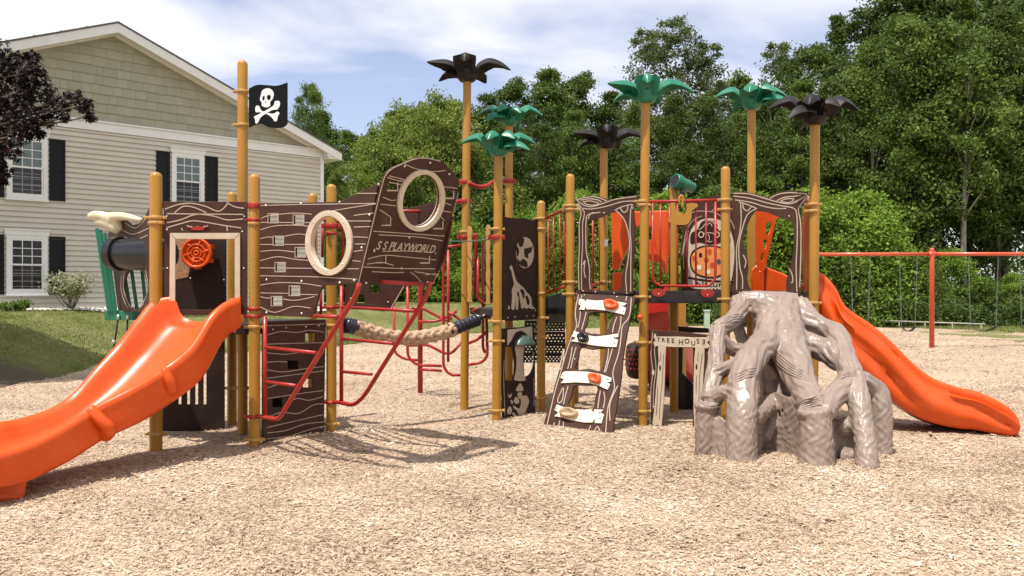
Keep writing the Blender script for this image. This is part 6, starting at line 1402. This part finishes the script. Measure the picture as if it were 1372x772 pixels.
SL = [rcs([(395, 515, 7.90), (440, 500, 7.84), (480, 540, 7.68), (500, 760, 7.58), (390, 760, 7.82)], 0, .10),
      rcs([(660, 400, 8.05), (745, 440, 7.72), (800, 540, 7.52), (800, 770, 7.42), (745, 770, 7.55), (700, 672, 7.85), (640, 638, 8.05), (600, 640, 8.1), (600, 560, 8.15)], 0, .12),
      rcs([(590, 250, 8.75), (740, 330, 8.5), (800, 520, 7.9), (790, 700, 7.9), (690, 640, 8.4), (600, 420, 8.6)], 0, .10),
      rcs([(560, 520, 7.85), (600, 600, 7.95), (600, 650, 7.9), (560, 690, 7.8)], 0, .10),
      rcs([(870, 520, 7.7), (905, 512, 7.75), (950, 515, 7.75), (985, 560, 7.7), (1000, 700, 7.6), (960, 700, 7.65), (860, 690, 7.6)], 0, .12),
      rcs([(1000, 500, 8.0), (1070, 480, 8.15), (1080, 700, 8.1), (1020, 720, 7.8)], 0, .10),
      rcs([(560, 40, 9.2), (735, 40, 9.15), (770, 140, 8.95), (600, 180, 8.9)], 0, .22)]
SP, ST, SU, SW, SS, SI = [], [], [], [], [], []
for ti, (P, rs_) in enumerate(TB):
    q = cat(P, 6); L_ = 0
    for k, (p, (t_, u_, w_)) in enumerate(zip(q, frames(q))):
        if k: L_ += (p - q[k - 1]).length
        SP.append(p); ST.append(t_); SU.append(u_); SW.append(w_); SS.append(L_); SI.append(ti)
SP, ST, SU, SW = [np.array([tuple(v) for v in a], np.float32) for a in (SP, ST, SU, SW)]; SS = np.array(SS); SI = np.array(SI)
def rdisp(V):
    out = np.zeros(len(V))
    for a in range(0, len(V), 4000):
        v = V[a:a + 4000]; d = ((v[:, None, :] - SP[None]) ** 2).sum(2); k = d.argmin(1)
        r = v - SP[k]; ph = np.arctan2((r * SW[k]).sum(1), (r * SU[k]).sum(1)); s_ = SS[k] + (r * ST[k]).sum(1); z = v[:, 2]
        g = np.sin(ph * 9 + 2.2 * np.sin(s_ * 11 + SI[k]) + 1.2 * np.sin(ph * 2)); long_ = np.sign(g) * np.abs(g) ** .6 * (.55 + .45 * np.sin(s_ * 26 + ph * 3 + 2 * np.sin(ph * 4)))
        ham = np.abs(np.sin(ph * 4.5 + 2.6 * np.sin(s_ * 23 + SI[k] * 1.7))) * np.abs(np.sin(s_ * 33 + 2.2 * np.sin(ph * 3 + SI[k] * 2.3) + 1.3 * np.sin(ph * 7))) - .45
        lo = np.clip((.62 - z) / .12, 0, 1)
        out[a:a + 4000] = (1 - lo) * long_ * .0095 + lo * ham * .011
    return out
ro = blob(TB, 'root_climber', 'taupe', tree, .015, 5, slabs=SL, disp=rdisp, origin=at(1060, 560, 8.2))
ro['label'] = 'grey-brown moulded tree-root climber'
from mathutils.bvhtree import BVHTree
_me = ro.data; _o = WP[ro.name]; bvh = BVHTree.FromPolygons([v.co + _o for v in _me.vertices], [tuple(p.vertices) for p in _me.polygons])
def drop(x, y):
    (px_, py_), = cc([(x, y)], *W16); d = Vector(((px_ - CX) / F, 1, -(py_ - YH) / F)).normalized(); h_ = bvh.ray_cast(Vector((0, 0, H)), d); return h_[0]
fams = ([[(640, 225 + 10 * k), (680, 262 + 12 * k), (730, 300 + 10 * k), (785, 330 + 7 * k)] for k in range(5)] + [[(735, 500 - 9 * k), (765, 478 - 9 * k), (800, 468 - 9 * k), (845, 452 - 8 * k)] for k in range(6)] + [[(905, 335 + 8 * k), (935, 322 + 8 * k), (970, 322 + 8 * k)] for k in range(3)]
   + [[(490, 335 + 10 * k), (530, 315 + 10 * k), (575, 305 + 10 * k)] for k in range(4)] + [[(445, 112 + 9 * k), (480, 95 + 9 * k), (520, 90 + 9 * k)] for k in range(4)] + [[(360, 452 + 0 * k), (400, 458), (440, 440)] for k in range(1)])
mb = MB(); okk = 0
for L in fams:
    q = []
    for p in cat([Vector(p) for p in L], 8):
        h_ = drop(p.x, p.y)
        if h_ is not None: q.append(h_)
    if len(q) > 6 and max((q[i + 1] - q[i]).length for i in range(len(q) - 1)) < .12:
        for _ in range(2): q = [q[0]] + [(q[i - 1] + q[i] * 2 + q[i + 1]) / 4 for i in range(1, len(q) - 1)] + [q[-1]]
        tube(mb, q, [.002 + .010 * math.sin(math.pi * (i + .3) / (len(q) - .4)) ** .7 for i in range(len(q))], 6); okk += 1
if okk: mb.build('vine_band', 'taupe', ro, kind='stuff')
hp_pt = drop(524, 421) or at(*cc([(524, 421)], *W16)[0], 7.6)
mb = MB(); pl = Pl(hp_pt - Vector((0, .012, 0)), (1, .1, 0), (0, .2, 1)); slab(mb, pl, [[(.052 * math.cos(a), .068 * math.sin(a)) for a in np.linspace(0, 6.283, 20)[:-1]]], -.03, .006); fixn(mb.build('round_plate', 'trim', ro, bevel=.006))
